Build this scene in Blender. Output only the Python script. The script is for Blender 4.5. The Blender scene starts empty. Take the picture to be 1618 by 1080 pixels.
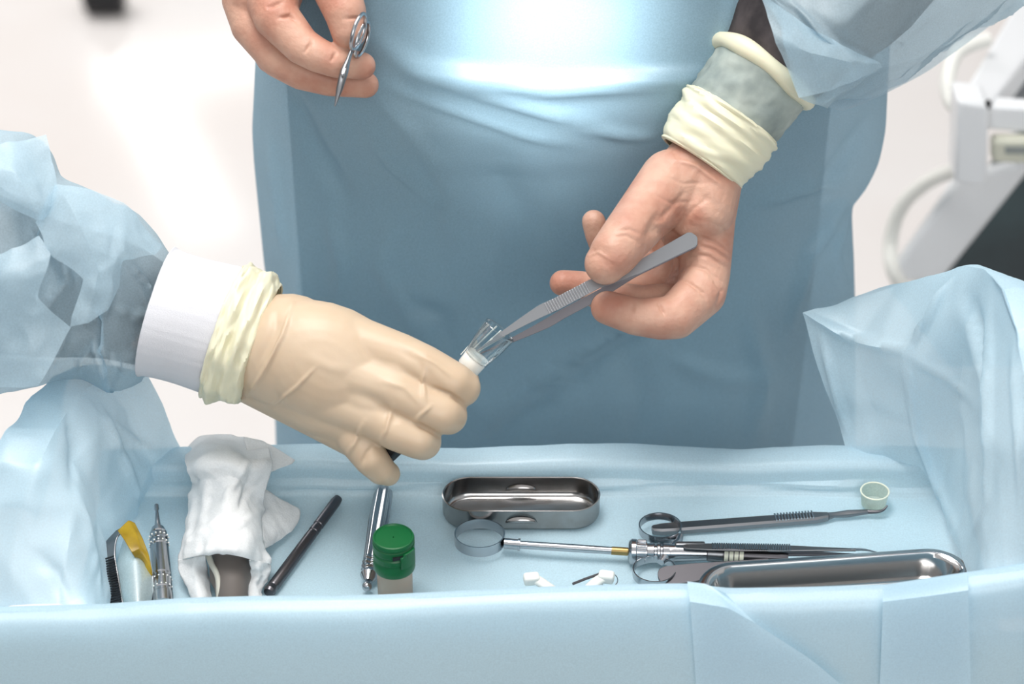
import bpy, bmesh, math, random
from mathutils import Vector, Matrix, noise
random.seed(7)
scene = bpy.context.scene
COL = scene.collection
W, H, F = 1618.0, 1080.0, 3806.0
PITCH = math.radians(35)
CAM = Vector((0.0, -1.2466, 1.894))
FWD = Vector((0, math.cos(PITCH), -math.sin(PITCH)))
UP = Vector((0, math.sin(PITCH), math.cos(PITCH)))
RIGHT = Vector((1, 0, 0))

# ------------------------------------------------------------------ camera
cd = bpy.data.cameras.new('camera')
cd.sensor_width = 36.0
cd.lens = 36.0 * F / W
cd.clip_start = 0.05
cd.clip_end = 60
cam = bpy.data.objects.new('camera', cd)
COL.objects.link(cam)
cam.location = CAM
cam.rotation_euler = (math.radians(90) - PITCH, 0, 0)
scene.camera = cam
cd.dof.use_dof = True
cd.dof.focus_distance = 1.60
cd.dof.aperture_fstop = 5.0

# ------------------------------------------------------------------ world, lights, exposure
scene.view_settings.view_transform = 'Standard'
scene.view_settings.look = 'None'
scene.view_settings.exposure = 0.0
scene.view_settings.gamma = 1.0
scene.view_settings.use_curve_mapping = False
scene.cycles.use_denoising = True
scene.cycles.max_bounces = 10
scene.cycles.transparent_max_bounces = 16
wd = bpy.data.worlds.new('room_light')
scene.world = wd
wd.use_nodes = True
nt = wd.node_tree
nt.nodes.clear()
wo = nt.nodes.new('ShaderNodeOutputWorld')
bg = nt.nodes.new('ShaderNodeBackground')
tc = nt.nodes.new('ShaderNodeTexCoord')
sx = nt.nodes.new('ShaderNodeSeparateXYZ')
cr = nt.nodes.new('ShaderNodeValToRGB')
nt.links.new(tc.outputs['Generated'], sx.inputs[0])
nt.links.new(sx.outputs['Z'], cr.inputs[0])
cr.color_ramp.elements[0].position = 0.0
cr.color_ramp.elements[0].color = (0.26, 0.265, 0.27, 1)
cr.color_ramp.elements[1].position = 0.9
cr.color_ramp.elements[1].color = (1.0, 1.0, 1.0, 1)
e = cr.color_ramp.elements.new(0.35); e.color = (0.42, 0.425, 0.43, 1)
e = cr.color_ramp.elements.new(0.6); e.color = (1.0, 1.0, 1.0, 1)
nt.links.new(cr.outputs[0], bg.inputs[0])
bg.inputs[1].default_value = 0.80
nt.links.new(bg.outputs[0], wo.inputs[0])


def area(name, loc, target, size, power, color=(1, 1, 1), sy=None):
    l = bpy.data.lights.new(name, 'AREA')
    l.energy = power
    l.color = color
    l.size = size
    if sy:
        l.shape = 'RECTANGLE'
        l.size_y = sy
    o = bpy.data.objects.new(name, l)
    COL.objects.link(o)
    o.location = loc
    o.rotation_euler = (Vector(target) - Vector(loc)).to_track_quat('-Z', 'Y').to_euler()
    return o


area('ceiling_panel_light', (-0.25, 0.15, 2.75), (0, 0.0, 0.9), 1.1, 34, (1.0, 0.98, 0.96), 0.7)
area('room_light_behind', (-2.2, 3.6, 2.9), (-1.2, 3.4, 0.0), 2.4, 75, (1.0, 0.97, 0.95), 2.4)
area('front_fill_light', (0.5, -2.8, 2.7), (0.05, 0.0, 0.9), 1.6, 29, (0.98, 0.99, 1.0), 1.2)  # added fill lamp behind the camera, brightens gown and front of the drape
sp = bpy.data.lights.new('surgical_spot', 'SPOT')
sp.energy = 520
sp.spot_size = math.radians(5.4)
sp.spot_blend = 0.85
sp.shadow_soft_size = 0.04
sp.color = (0.97, 0.99, 1.0)
spo = bpy.data.objects.new('surgical_spot', sp)
COL.objects.link(spo)
spo.location = (0.16, -1.0, 2.35)


# ------------------------------------------------------------------ geometry of the view (pixel -> world point)
def P(u, v, d):
    """world point seen at pixel (u, v) at distance d along the view direction"""
    return CAM + d * (FWD + RIGHT * ((u - W / 2) / F) - UP * ((v - H / 2) / F))


def at(u, v, Y):
    r = FWD + RIGHT * ((u - W / 2) / F) - UP * ((v - H / 2) / F)
    return CAM + r * ((Y - CAM.y) / r.y)


def atz(u, v, z):
    r = FWD + RIGHT * ((u - W / 2) / F) - UP * ((v - H / 2) / F)
    return CAM + r * ((z - CAM.z) / r.z)


def proj(p):
    q = p - CAM
    d = q.dot(FWD)
    return W / 2 + F * q.x / d, H / 2 - F * q.dot(UP) / d, d


def px(n, d):
    return n * d / F


for (ua, va), (ub, vb), wd_ in (((150, 130), (410, 92), .30), ((225, 150), (335, 370), .26)):
    qa, qb = atz(ua, va, -3.0), atz(ub, vb, -3.0)
    qa.z = qb.z = 3.0
    ll = bpy.data.lights.new('ceiling_strip', 'AREA')
    ll.shape = 'RECTANGLE'; ll.size = (qb - qa).length; ll.size_y = wd_; ll.energy = 4.5
    lo = bpy.data.objects.new('ceiling_strip', ll); COL.objects.link(lo)
    lo.location = (qa + qb) / 2
    lo.rotation_euler = (0, 0, math.atan2(qb.y - qa.y, qb.x - qa.x))
spo.rotation_euler = (at(868, 35, 0.17) - spo.location).to_track_quat('-Z', 'Y').to_euler()

# ------------------------------------------------------------------ materials
MATS = {}


def srgb(r, g, b):
    f = lambda c: (c / 255 / 12.92) if c <= 10 else ((c / 255 + 0.055) / 1.055) ** 2.4
    return (f(r), f(g), f(b), 1)


def mat(name, col, rough=0.5, metal=0.0, sub=0.0, bump=None, trans=0.0, spec=0.5, vary=None, coat=0.0, ior=1.45, sheen=0.0):
    """principled material; bump = (scale, strength, distance); vary = (scale, colour2, amount)"""
    if name in MATS:
        return MATS[name]
    m = bpy.data.materials.new(name)
    m.use_nodes = True
    t = m.node_tree
    b = t.nodes['Principled BSDF']
    b.inputs['Base Color'].default_value = col
    b.inputs['Roughness'].default_value = rough
    b.inputs['Metallic'].default_value = metal
    b.inputs['Specular IOR Level'].default_value = spec
    b.inputs['Transmission Weight'].default_value = trans
    b.inputs['IOR'].default_value = ior
    b.inputs['Coat Weight'].default_value = coat
    b.inputs['Sheen Weight'].default_value = sheen
    if sub:
        b.inputs['Subsurface Weight'].default_value = sub
        b.inputs['Subsurface Scale'].default_value = 0.006
        b.inputs['Subsurface Radius'].default_value = (1.0, 0.5, 0.3)
    tcn = t.nodes.new('ShaderNodeTexCoord')
    if vary:
        n = t.nodes.new('ShaderNodeTexNoise')
        n.inputs['Scale'].default_value = vary[0]
        n.inputs['Detail'].default_value = 6
        t.links.new(tcn.outputs['Object'], n.inputs['Vector'])
        r = t.nodes.new('ShaderNodeValToRGB')
        r.color_ramp.elements[0].position = 0.35
        r.color_ramp.elements[1].position = 0.68
        r.color_ramp.elements[0].color = col
        c2 = vary[1]
        k = vary[2]
        r.color_ramp.elements[1].color = tuple(col[i] * (1 - k) + c2[i] * k for i in range(3)) + (1,)
        t.links.new(n.outputs['Fac'], r.inputs[0])
        t.links.new(r.outputs[0], b.inputs['Base Color'])
    if bump:
        n = t.nodes.new('ShaderNodeTexNoise')
        n.inputs['Scale'].default_value = bump[0]
        n.inputs['Detail'].default_value = 4
        t.links.new(tcn.outputs['Object'], n.inputs['Vector'])
        bm_ = t.nodes.new('ShaderNodeBump')
        bm_.inputs['Strength'].default_value = bump[1]
        bm_.inputs['Distance'].default_value = bump[2]
        t.links.new(n.outputs['Fac'], bm_.inputs['Height'])
        t.links.new(bm_.outputs[0], b.inputs['Normal'])
    MATS[name] = m
    return m


def cloth(name, col, see=0.3, transl=0.35, bumps=(1400, 0.25, 0.0004), gloss=0.06):
    """thin non-woven sheet: diffuse + translucent, partly see-through between its fibres"""
    if name in MATS:
        return MATS[name]
    m = bpy.data.materials.new(name)
    m.use_nodes = True
    t = m.node_tree
    t.nodes.clear()
    o = t.nodes.new('ShaderNodeOutputMaterial')
    d = t.nodes.new('ShaderNodeBsdfDiffuse')
    d.inputs[0].default_value = col
    tr = t.nodes.new('ShaderNodeBsdfTranslucent')
    tr.inputs[0].default_value = col
    g = t.nodes.new('ShaderNodeBsdfGlossy')
    g.inputs['Roughness'].default_value = 0.42
    g.inputs[0].default_value = (1, 1, 1, 1)
    tp = t.nodes.new('ShaderNodeBsdfTransparent')
    tp.inputs[0].default_value = (min(1, col[0] * .4 + .62), min(1, col[1] * .4 + .62), min(1, col[2] * .4 + .62), 1)
    m1 = t.nodes.new('ShaderNodeMixShader'); m1.inputs[0].default_value = transl
    m2 = t.nodes.new('ShaderNodeMixShader'); m2.inputs[0].default_value = gloss
    m3 = t.nodes.new('ShaderNodeMixShader')
    t.links.new(d.outputs[0], m1.inputs[1]); t.links.new(tr.outputs[0], m1.inputs[2])
    t.links.new(m1.outputs[0], m2.inputs[1]); t.links.new(g.outputs[0], m2.inputs[2])
    t.links.new(m2.outputs[0], m3.inputs[1]); t.links.new(tp.outputs[0], m3.inputs[2])
    t.links.new(m3.outputs[0], o.inputs[0])
    tcn = t.nodes.new('ShaderNodeTexCoord')
    n = t.nodes.new('ShaderNodeTexNoise')
    n.inputs['Scale'].default_value = bumps[0]
    n.inputs['Detail'].default_value = 3
    t.links.new(tcn.outputs['Object'], n.inputs['Vector'])
    bp = t.nodes.new('ShaderNodeBump')
    bp.inputs['Strength'].default_value = bumps[1]
    bp.inputs['Distance'].default_value = bumps[2]
    t.links.new(n.outputs['Fac'], bp.inputs['Height'])
    for s in (d, g, tr):
        t.links.new(bp.outputs[0], s.inputs['Normal'])
    # fibre density: the sheet is a little thinner and thicker from place to place
    n2 = t.nodes.new('ShaderNodeTexNoise')
    n2.inputs['Scale'].default_value = 900
    n2.inputs['Detail'].default_value = 2
    t.links.new(tcn.outputs['Object'], n2.inputs['Vector'])
    mr = t.nodes.new('ShaderNodeMapRange')
    mr.inputs[1].default_value = 0.3; mr.inputs[2].default_value = 0.7
    mr.inputs[3].default_value = max(0, see - 0.05 * (see > 0)); mr.inputs[4].default_value = see + 0.05 * (see > 0)
    t.links.new(n2.outputs['Fac'], mr.inputs[0])
    t.links.new(mr.outputs[0], m3.inputs[0])
    MATS[name] = m
    return m


STEEL = mat('steel', (0.44, 0.45, 0.47, 1), 0.18, 1.0, bump=(300, 0.05, 0.0002))
STEEL_SATIN = mat('satin_steel', (0.23, 0.235, 0.245, 1), 0.30, 1.0, bump=(500, 0.08, 0.0002))
STEEL_DARK = mat('dark_steel', (0.13, 0.125, 0.135, 1), 0.34, 1.0)
STEEL_TIN = mat('tin_steel', (0.36, 0.36, 0.36, 1), 0.20, 1.0, vary=(60, (0.22, 0.19, 0.17, 1), 0.5))
BRASS = mat('brass', (0.34, 0.24, 0.10, 1), 0.35, 1.0)
BLACK = mat('black_plastic', (0.012, 0.012, 0.014, 1), 0.35)
GREEN = mat('green_plastic', srgb(8, 92, 48), 0.35, bump=(200, 0.05, 0.0002))
TAN = mat('tan_plastic', srgb(172, 158, 142), 0.45, sub=0.1, vary=(35, srgb(176, 138, 116), 0.7))
WHITE_PL = mat('white_plastic', srgb(232, 232, 226), 0.4)
CREAM_PL = mat('cream_plastic', srgb(222, 224, 206), 0.4)
WHITE_PAINT = mat('white_paint', srgb(228, 230, 232), 0.35)
DARK_PANEL = mat('dark_panel', srgb(66, 84, 88), 0.5, vary=(8, srgb(45, 52, 56), 0.8))
LATEX = mat('latex_glove', srgb(204, 183, 158), 0.42, sub=0.12, bump=(90, 0.22, 0.0014), vary=(14, srgb(192, 166, 138), 0.8))
LATEX_CUFF = mat('latex_cuff', srgb(228, 222, 194), 0.42, sub=0.12, bump=(160, 0.15, 0.0008))
SKIN = mat('sheer_gloved_skin', srgb(203, 161, 140), 0.5, sub=0.10, bump=(330, 0.45, 0.0012), vary=(42, srgb(178, 120, 100), 0.85), coat=0.04)
BODY = mat('skin', srgb(200, 150, 128), 0.5, sub=0.1)
KNIT = cloth('white_knit', srgb(232, 232, 236), 0.0, 0.15, (1800, 0.6, 0.0006), 0.0)
KNIT_GREY = mat('grey_green_knit', srgb(172, 180, 172), 0.7, vary=(38, srgb(120, 132, 130), 0.9), bump=(120, 0.3, 0.001))
DRAPE = cloth('drape_cloth', srgb(206, 232, 244), 0.10, 0.36, (1300, 0.2, 0.0003), 0.06)
GOWN = cloth('gown_cloth', srgb(173, 209, 227), 0.30, 0.28, (1100, 0.2, 0.0003), 0.05)
SLEEVE = cloth('sleeve_cloth', srgb(206, 229, 240), 0.42, 0.40, (1100, 0.3, 0.0004), 0.05)
GAUZE = cloth('white_gauze', srgb(247, 248, 248), 0.03, 0.3, (700, 0.5, 0.0006), 0.0)
SHIRT = mat('shirt_fabric', srgb(78, 70, 70), 0.85, vary=(60, srgb(36, 32, 34), 0.9))
SCRUBS = mat('scrub_fabric', srgb(70, 82, 92), 0.85, vary=(7, srgb(104, 116, 124), 0.9))
YELLOW_FILM = mat('yellow_film', srgb(196, 164, 40), 0.25, trans=0.35, vary=(90, srgb(150, 118, 30), 0.8))
CLEAR = mat('clear_film', (0.95, 0.97, 0.97, 1), 0.12, trans=0.0)


def clear_mat(name, tint, rough, refl):
    m = bpy.data.materials.new(name)
    m.use_nodes = True
    t = m.node_tree
    t.nodes.clear()
    o = t.nodes.new('ShaderNodeOutputMaterial')
    tp = t.nodes.new('ShaderNodeBsdfTransparent'); tp.inputs[0].default_value = tint
    g = t.nodes.new('ShaderNodeBsdfGlossy'); g.inputs['Roughness'].default_value = rough
    lw = t.nodes.new('ShaderNodeLayerWeight'); lw.inputs[0].default_value = refl
    mx = t.nodes.new('ShaderNodeMixShader')
    t.links.new(lw.outputs['Facing'], mx.inputs[0])
    t.links.new(tp.outputs[0], mx.inputs[1]); t.links.new(g.outputs[0], mx.inputs[2])
    t.links.new(mx.outputs[0], o.inputs[0])
    return m


CLEAR = clear_mat('clear_film', (0.93, 0.97, 0.98, 1), 0.12, 0.35)
CLEAR_TUBE = clear_mat('clear_tube', (0.93, 0.96, 0.97, 1), 0.08, 0.30)


# ------------------------------------------------------------------ mesh helpers
class MB:
    def __init__(s):
        s.v = []
        s.f = []

    def add(s, vs, fs):
        n = len(s.v)
        s.v += [Vector(p) for p in vs]
        s.f += [tuple(i + n for i in f) for f in fs]
        return s

    def tube(s, pts, rad, seg=20, cap=True, close=False, ripple=None, flat=None):
        """sweep a ring along pts; rad one number or a list; flat = (normal direction, factor)"""
        pts = [Vector(p) for p in pts]
        n = len(pts)
        if not isinstance(rad, (list, tuple)):
            rad = [rad] * n
        tang = []
        for i in range(n):
            a = pts[(i - 1) % n] if (close or i > 0) else pts[0]
            b = pts[(i + 1) % n] if (close or i < n - 1) else pts[-1]
            tang.append((b - a).normalized())
        t0 = tang[0]
        ref = Vector((0, 0, 1)) if abs(t0.z) < 0.9 else Vector((0, 1, 0))
        x = t0.cross(ref).normalized()
        vs, fs = [], []
        for i in range(n):
            t = tang[i]
            x = (x - t * x.dot(t)).normalized()
            y = t.cross(x)
            for k in range(seg):
                a = 2 * math.pi * k / seg
                r = rad[i]
                if ripple:
                    r += ripple(i, a)
                off = (x * math.cos(a) + y * math.sin(a)) * r
                if flat:
                    nn, fk = flat
                    off = off - nn * off.dot(nn) * (1 - fk)
                vs.append(pts[i] + off)
        m = n if close else n - 1
        for i in range(m):
            for k in range(seg):
                a = i * seg + k
                b = i * seg + (k + 1) % seg
                c = ((i + 1) % n) * seg + (k + 1) % seg
                d = ((i + 1) % n) * seg + k
                fs.append((a, b, c, d))
        if cap and not close:
            vs.append(pts[0]); c0 = len(vs) - 1
            vs.append(pts[-1]); c1 = len(vs) - 1
            for k in range(seg):
                fs.append((c0, (k + 1) % seg, k))
                fs.append((c1, (n - 1) * seg + k, (n - 1) * seg + (k + 1) % seg))
        return s.add(vs, fs)

    def capsule(s, a, b, ra, rb, seg=20):
        a = Vector(a); b = Vector(b)
        ax = (b - a)
        L = ax.length
        if L < 1e-6:
            ax = Vector((0, 0, 1)); L = 1e-6
        ax = ax.normalized()
        pts, rr = [], []
        for k in range(6):
            q = math.pi / 2 * k / 6
            pts.append(a - ax * ra * math.cos(q)); rr.append(max(1e-5, ra * math.sin(q)))
        pts.append(a); rr.append(ra)
        if L > 1e-5:
            pts.append(b); rr.append(rb)
        for k in range(5, -1, -1):
            q = math.pi / 2 * k / 6
            pts.append(b + ax * rb * math.cos(q)); rr.append(max(1e-5, rb * math.sin(q)))
        return s.tube(pts, rr, seg)

    def ball(s, c, rx, ry=None, rz=None, rot=None):
        ry = ry or rx; rz = rz or rx
        vs, fs = [], []
        A, B = 16, 24
        c = Vector(c)
        for i in range(A + 1):
            th = math.pi * i / A
            for k in range(B):
                ph = 2 * math.pi * k / B
                p = Vector((rx * math.sin(th) * math.cos(ph), ry * math.sin(th) * math.sin(ph), rz * math.cos(th)))
                if rot:
                    p = rot @ p
                vs.append(c + p)
        for i in range(A):
            for k in range(B):
                fs.append((i * B + k, i * B + (k + 1) % B, (i + 1) * B + (k + 1) % B, (i + 1) * B + k))
        return s.add(vs, fs)

    def box(s, c, sx_, sy_, sz_, rot=None):
        c = Vector(c)
        vs = []
        for x in (-.5, .5):
            for y in (-.5, .5):
                for z in (-.5, .5):
                    p = Vector((x * sx_, y * sy_, z * sz_))
                    if rot:
                        p = rot @ p
                    vs.append(c + p)
        return s.add(vs, [(0, 1, 3, 2), (4, 6, 7, 5), (0, 4, 5, 1), (2, 3, 7, 6), (0, 2, 6, 4), (1, 5, 7, 3)])

    def prism(s, poly, off):
        """closed outline extruded by the vector off"""
        n = len(poly)
        off = Vector(off)
        vs = [Vector(p) for p in poly] + [Vector(p) + off for p in poly]
        fs = [tuple(range(n))[::-1], tuple(range(n, 2 * n))]
        for i in range(n):
            j = (i + 1) % n
            fs.append((i, j, j + n, i + n))
        return s.add(vs, fs)

    def grid(s, rows):
        n, m = len(rows), len(rows[0])
        vs = [p for r in rows for p in r]
        fs = [(i * m + j, i * m + j + 1, (i + 1) * m + j + 1, (i + 1) * m + j) for i in range(n - 1) for j in range(m - 1)]
        return s.add(vs, fs)

    def lathe(s, prof, c=(0, 0, 0), seg=40, M=None):
        """profile of (radius, height) about local z, placed by the matrix M"""
        vs, fs = [], []
        c = Vector(c)
        for r, z in prof:
            for k in range(seg):
                a = 2 * math.pi * k / seg
                p = Vector((r * math.cos(a), r * math.sin(a), z))
                vs.append((M @ p) if M else c + p)
        for i in range(len(prof) - 1):
            for k in range(seg):
                fs.append((i * seg + k, i * seg + (k + 1) % seg, (i + 1) * seg + (k + 1) % seg, (i + 1) * seg + k))
        return s.add(vs, fs)


def mk(name, mb, m, parent=None, base=None, smooth=True, bevel=0, solid=0, angle=40):
    me = bpy.data.meshes.new(name)
    base = Vector(base) if base is not None else (parent['_b'] if parent else Vector((0, 0, 0)))
    base = Vector(base)
    me.from_pydata([tuple(p - base) for p in mb.v], [], mb.f)
    bm = bmesh.new()
    bm.from_mesh(me)
    bmesh.ops.remove_doubles(bm, verts=bm.verts, dist=1e-6)
    bmesh.ops.recalc_face_normals(bm, faces=bm.faces)
    bm.to_mesh(me)
    bm.free()
    me.materials.append(m)
    me.polygons.foreach_set('use_smooth', [smooth] * len(me.polygons))
    if smooth:
        me.set_sharp_from_angle(angle=math.radians(angle))
    o = bpy.data.objects.new(name, me)
    COL.objects.link(o)
    if parent is not None:
        o.parent = parent
    else:
        o.location = base
    o['_b'] = tuple(base)
    if bevel:
        b = o.modifiers.new('bevel', 'BEVEL'); b.width = bevel; b.segments = 3; b.limit_method = 'ANGLE'
    if solid:
        b = o.modifiers.new('solid', 'SOLIDIFY'); b.thickness = solid; b.offset = 0
    return o


def tag(o, label=None, cat=None, group=None, kind=None):
    if label: o['label'] = label
    if cat: o['category'] = cat
    if group: o['group'] = group
    if kind: o['kind'] = kind
    return o


def thing(name, base, label, cat, group=None):
    o = bpy.data.objects.new(name, None)
    o.empty_display_size = 0.02
    COL.objects.link(o)
    o.location = base
    o['_b'] = tuple(base)
    return tag(o, label, cat, group)


def organic(name, mb, m, parent, voxel=0.0013, smooth=6):
    """merge overlapping closed shapes into one continuous skin"""
    o = mk(name, mb, m, parent)
    r = o.modifiers.new('r', 'REMESH'); r.mode = 'VOXEL'; r.voxel_size = voxel; r.adaptivity = 0
    sm = o.modifiers.new('s', 'SMOOTH'); sm.factor = 0.6; sm.iterations = smooth
    dg = bpy.context.evaluated_depsgraph_get()
    dg.update()
    me = bpy.data.meshes.new_from_object(o.evaluated_get(dg))
    o.modifiers.clear()
    old = o.data
    o.data = me
    bpy.data.meshes.remove(old)
    me.name = name
    if not me.materials:
        me.materials.append(m)
    me.polygons.foreach_set('use_smooth', [True] * len(me.polygons))
    return o


def seg_dist(px_, py_, ax, ay, bx, by):
    dx, dy = bx - ax, by - ay
    L = dx * dx + dy * dy
    t = max(0, min(1, ((px_ - ax) * dx + (py_ - ay) * dy) / L)) if L else 0
    qx, qy = px_ - ax - t * dx, py_ - ay - t * dy
    return math.hypot(qx, qy), (dx * qy - dy * qx)


def sculpt(o, strokes, both=False):
    """press grooves (negative) or raise ridges (positive, mm) along lines on the surface that faces the viewer"""
    me = o.data
    base = Vector(o['_b'])
    nr = [Vector(v.normal) for v in me.vertices]
    for i, v in enumerate(me.vertices):
        p = v.co + base
        n = nr[i]
        tocam = (CAM - p).normalized()
        fc = n.dot(tocam)
        if both and fc < 0:
            n = -n; fc = -fc
        if fc < 0.05:
            continue
        u, w_, d = proj(p)
        h = 0
        for pts, wd_, hh in strokes:
            x0 = min(q[0] for q in pts) - 3 * wd_; x1 = max(q[0] for q in pts) + 3 * wd_
            if u < x0 or u > x1:
                continue
            y0 = min(q[1] for q in pts) - 3 * wd_; y1 = max(q[1] for q in pts) + 3 * wd_
            if w_ < y0 or w_ > y1:
                continue
            best = 1e9
            tot = len(pts) - 1
            for k in range(tot):
                dd, _ = seg_dist(u, w_, pts[k][0], pts[k][1], pts[k + 1][0], pts[k + 1][1])
                best = min(best, dd)
            if best < 3 * wd_:
                # fade at the two ends
                e0 = math.hypot(u - pts[0][0], w_ - pts[0][1]); e1 = math.hypot(u - pts[-1][0], w_ - pts[-1][1])
                L = sum(math.hypot(pts[k + 1][0] - pts[k][0], pts[k + 1][1] - pts[k][1]) for k in range(tot)) or 1
                fade = min(1, (min(e0, e1) + wd_) / (0.3 * L + wd_))
                h += hh * math.exp(-(best / wd_) ** 2) * fade
        if h:
            v.co += n * (h * 0.001 * min(1, fc * 2))
    me.update()


def crumple(p, s=1.0, seed=0.0):
    q = Vector((p[0] * s + seed, p[1] * s - seed, p[2] * s + 2 * seed))
    a = 1 - abs(noise.noise(q)) * 2
    b = 1 - abs(noise.noise(q * 2.1 + Vector((5, 1, 3)))) * 2
    c = 1 - abs(noise.noise(q * 4.3 + Vector((1, 7, 2)))) * 2
    return (a + 0.5 * b + 0.22 * c) / 1.72


def wrinkle(o, amp, scale, seed=0.0):
    me = o.data
    nr = [Vector(v.normal) for v in me.vertices]
    base = Vector(o['_b'])
    for i, v in enumerate(me.vertices):
        v.co += nr[i] * (crumple(v.co + base, scale, seed) - 0.5) * amp
    me.update()


def catmull(p0, p1, p2, p3, t):
    return 0.5 * ((2 * p1) + (-p0 + p2) * t + (2 * p0 - 5 * p1 + 4 * p2 - p3) * t * t + (-p0 + 3 * p1 - 3 * p2 + p3) * t ** 3)


def spline(pts, n, soft=1.0):
    """n samples for each span; soft 0 = straight folds, 1 = rounded"""
    out = []
    m = len(pts)
    for i in range(m - 1):
        p0, p1, p2, p3 = pts[max(i - 1, 0)], pts[i], pts[i + 1], pts[min(i + 2, m - 1)]
        for k in range(n):
            t = k / n
            out.append(catmull(p0, p1, p2, p3, t) * soft + (p1 + (p2 - p1) * t) * (1 - soft))
    out.append(pts[-1].copy())
    return out


def patch(rows, n=12, m=12, soft=0.6):
    a = [spline([Vector(p) for p in r], n, soft) for r in rows]
    cols = [spline([a[i][j] for i in range(len(a))], m, soft) for j in range(len(a[0]))]
    return [[cols[j][i] for j in range(len(cols))] for i in range(len(cols[0]))]


def axes(a, b, facing=None):
    """matrix: local x from a to b, local z towards facing"""
    a = Vector(a); b = Vector(b)
    x = (b - a).normalized()
    z = Vector(facing) if facing is not None else Vector((0, 0, 1))
    y = z.cross(x).normalized()
    z = x.cross(y)
    M = Matrix(((x.x, y.x, z.x, a.x), (x.y, y.y, z.y, a.y), (x.z, y.z, z.z, a.z), (0, 0, 0, 1)))
    return M, (b - a).length


def rod(a, b, prof, seg=32, flute=None):
    """turned rod: prof = (distance fraction, radius in m)"""
    a = Vector(a); b = Vector(b)
    pts = [a + (b - a) * t for t, r in prof]
    # exact duplicates make tube tangents vanish: nudge them
    ax = (b - a).normalized()
    for i in range(1, len(pts)):
        if (pts[i] - pts[i - 1]).length < 1e-5:
            pts[i] = pts[i - 1] + ax * 2e-5
    return MB().tube(pts, [max(r, 1e-5) for t, r in prof], seg, ripple=flute)


TZ = 0.85      # height of the tray floor


# ================================================================== setting
def floor():
    mb = MB().add([(-8, -4, 0), (8, -4, 0), (8, 12, 0), (-8, 12, 0)], [(0, 1, 2, 3)])
    m = mat('pale_vinyl', srgb(230, 227, 225), 0.09, vary=(1.3, srgb(222, 212, 206), 0.8), spec=0.45)
    tag(mk('floor', mb, m), kind='structure')
    mb = MB().add([(-8, 11.5, 0), (8, 11.5, 0), (8, 11.5, 3), (-8, 11.5, 3)], [(0, 1, 2, 3)])
    tag(mk('wall_back', mb, mat('wall_paint', srgb(214, 210, 206), 0.7)), kind='structure')


floor()

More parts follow.
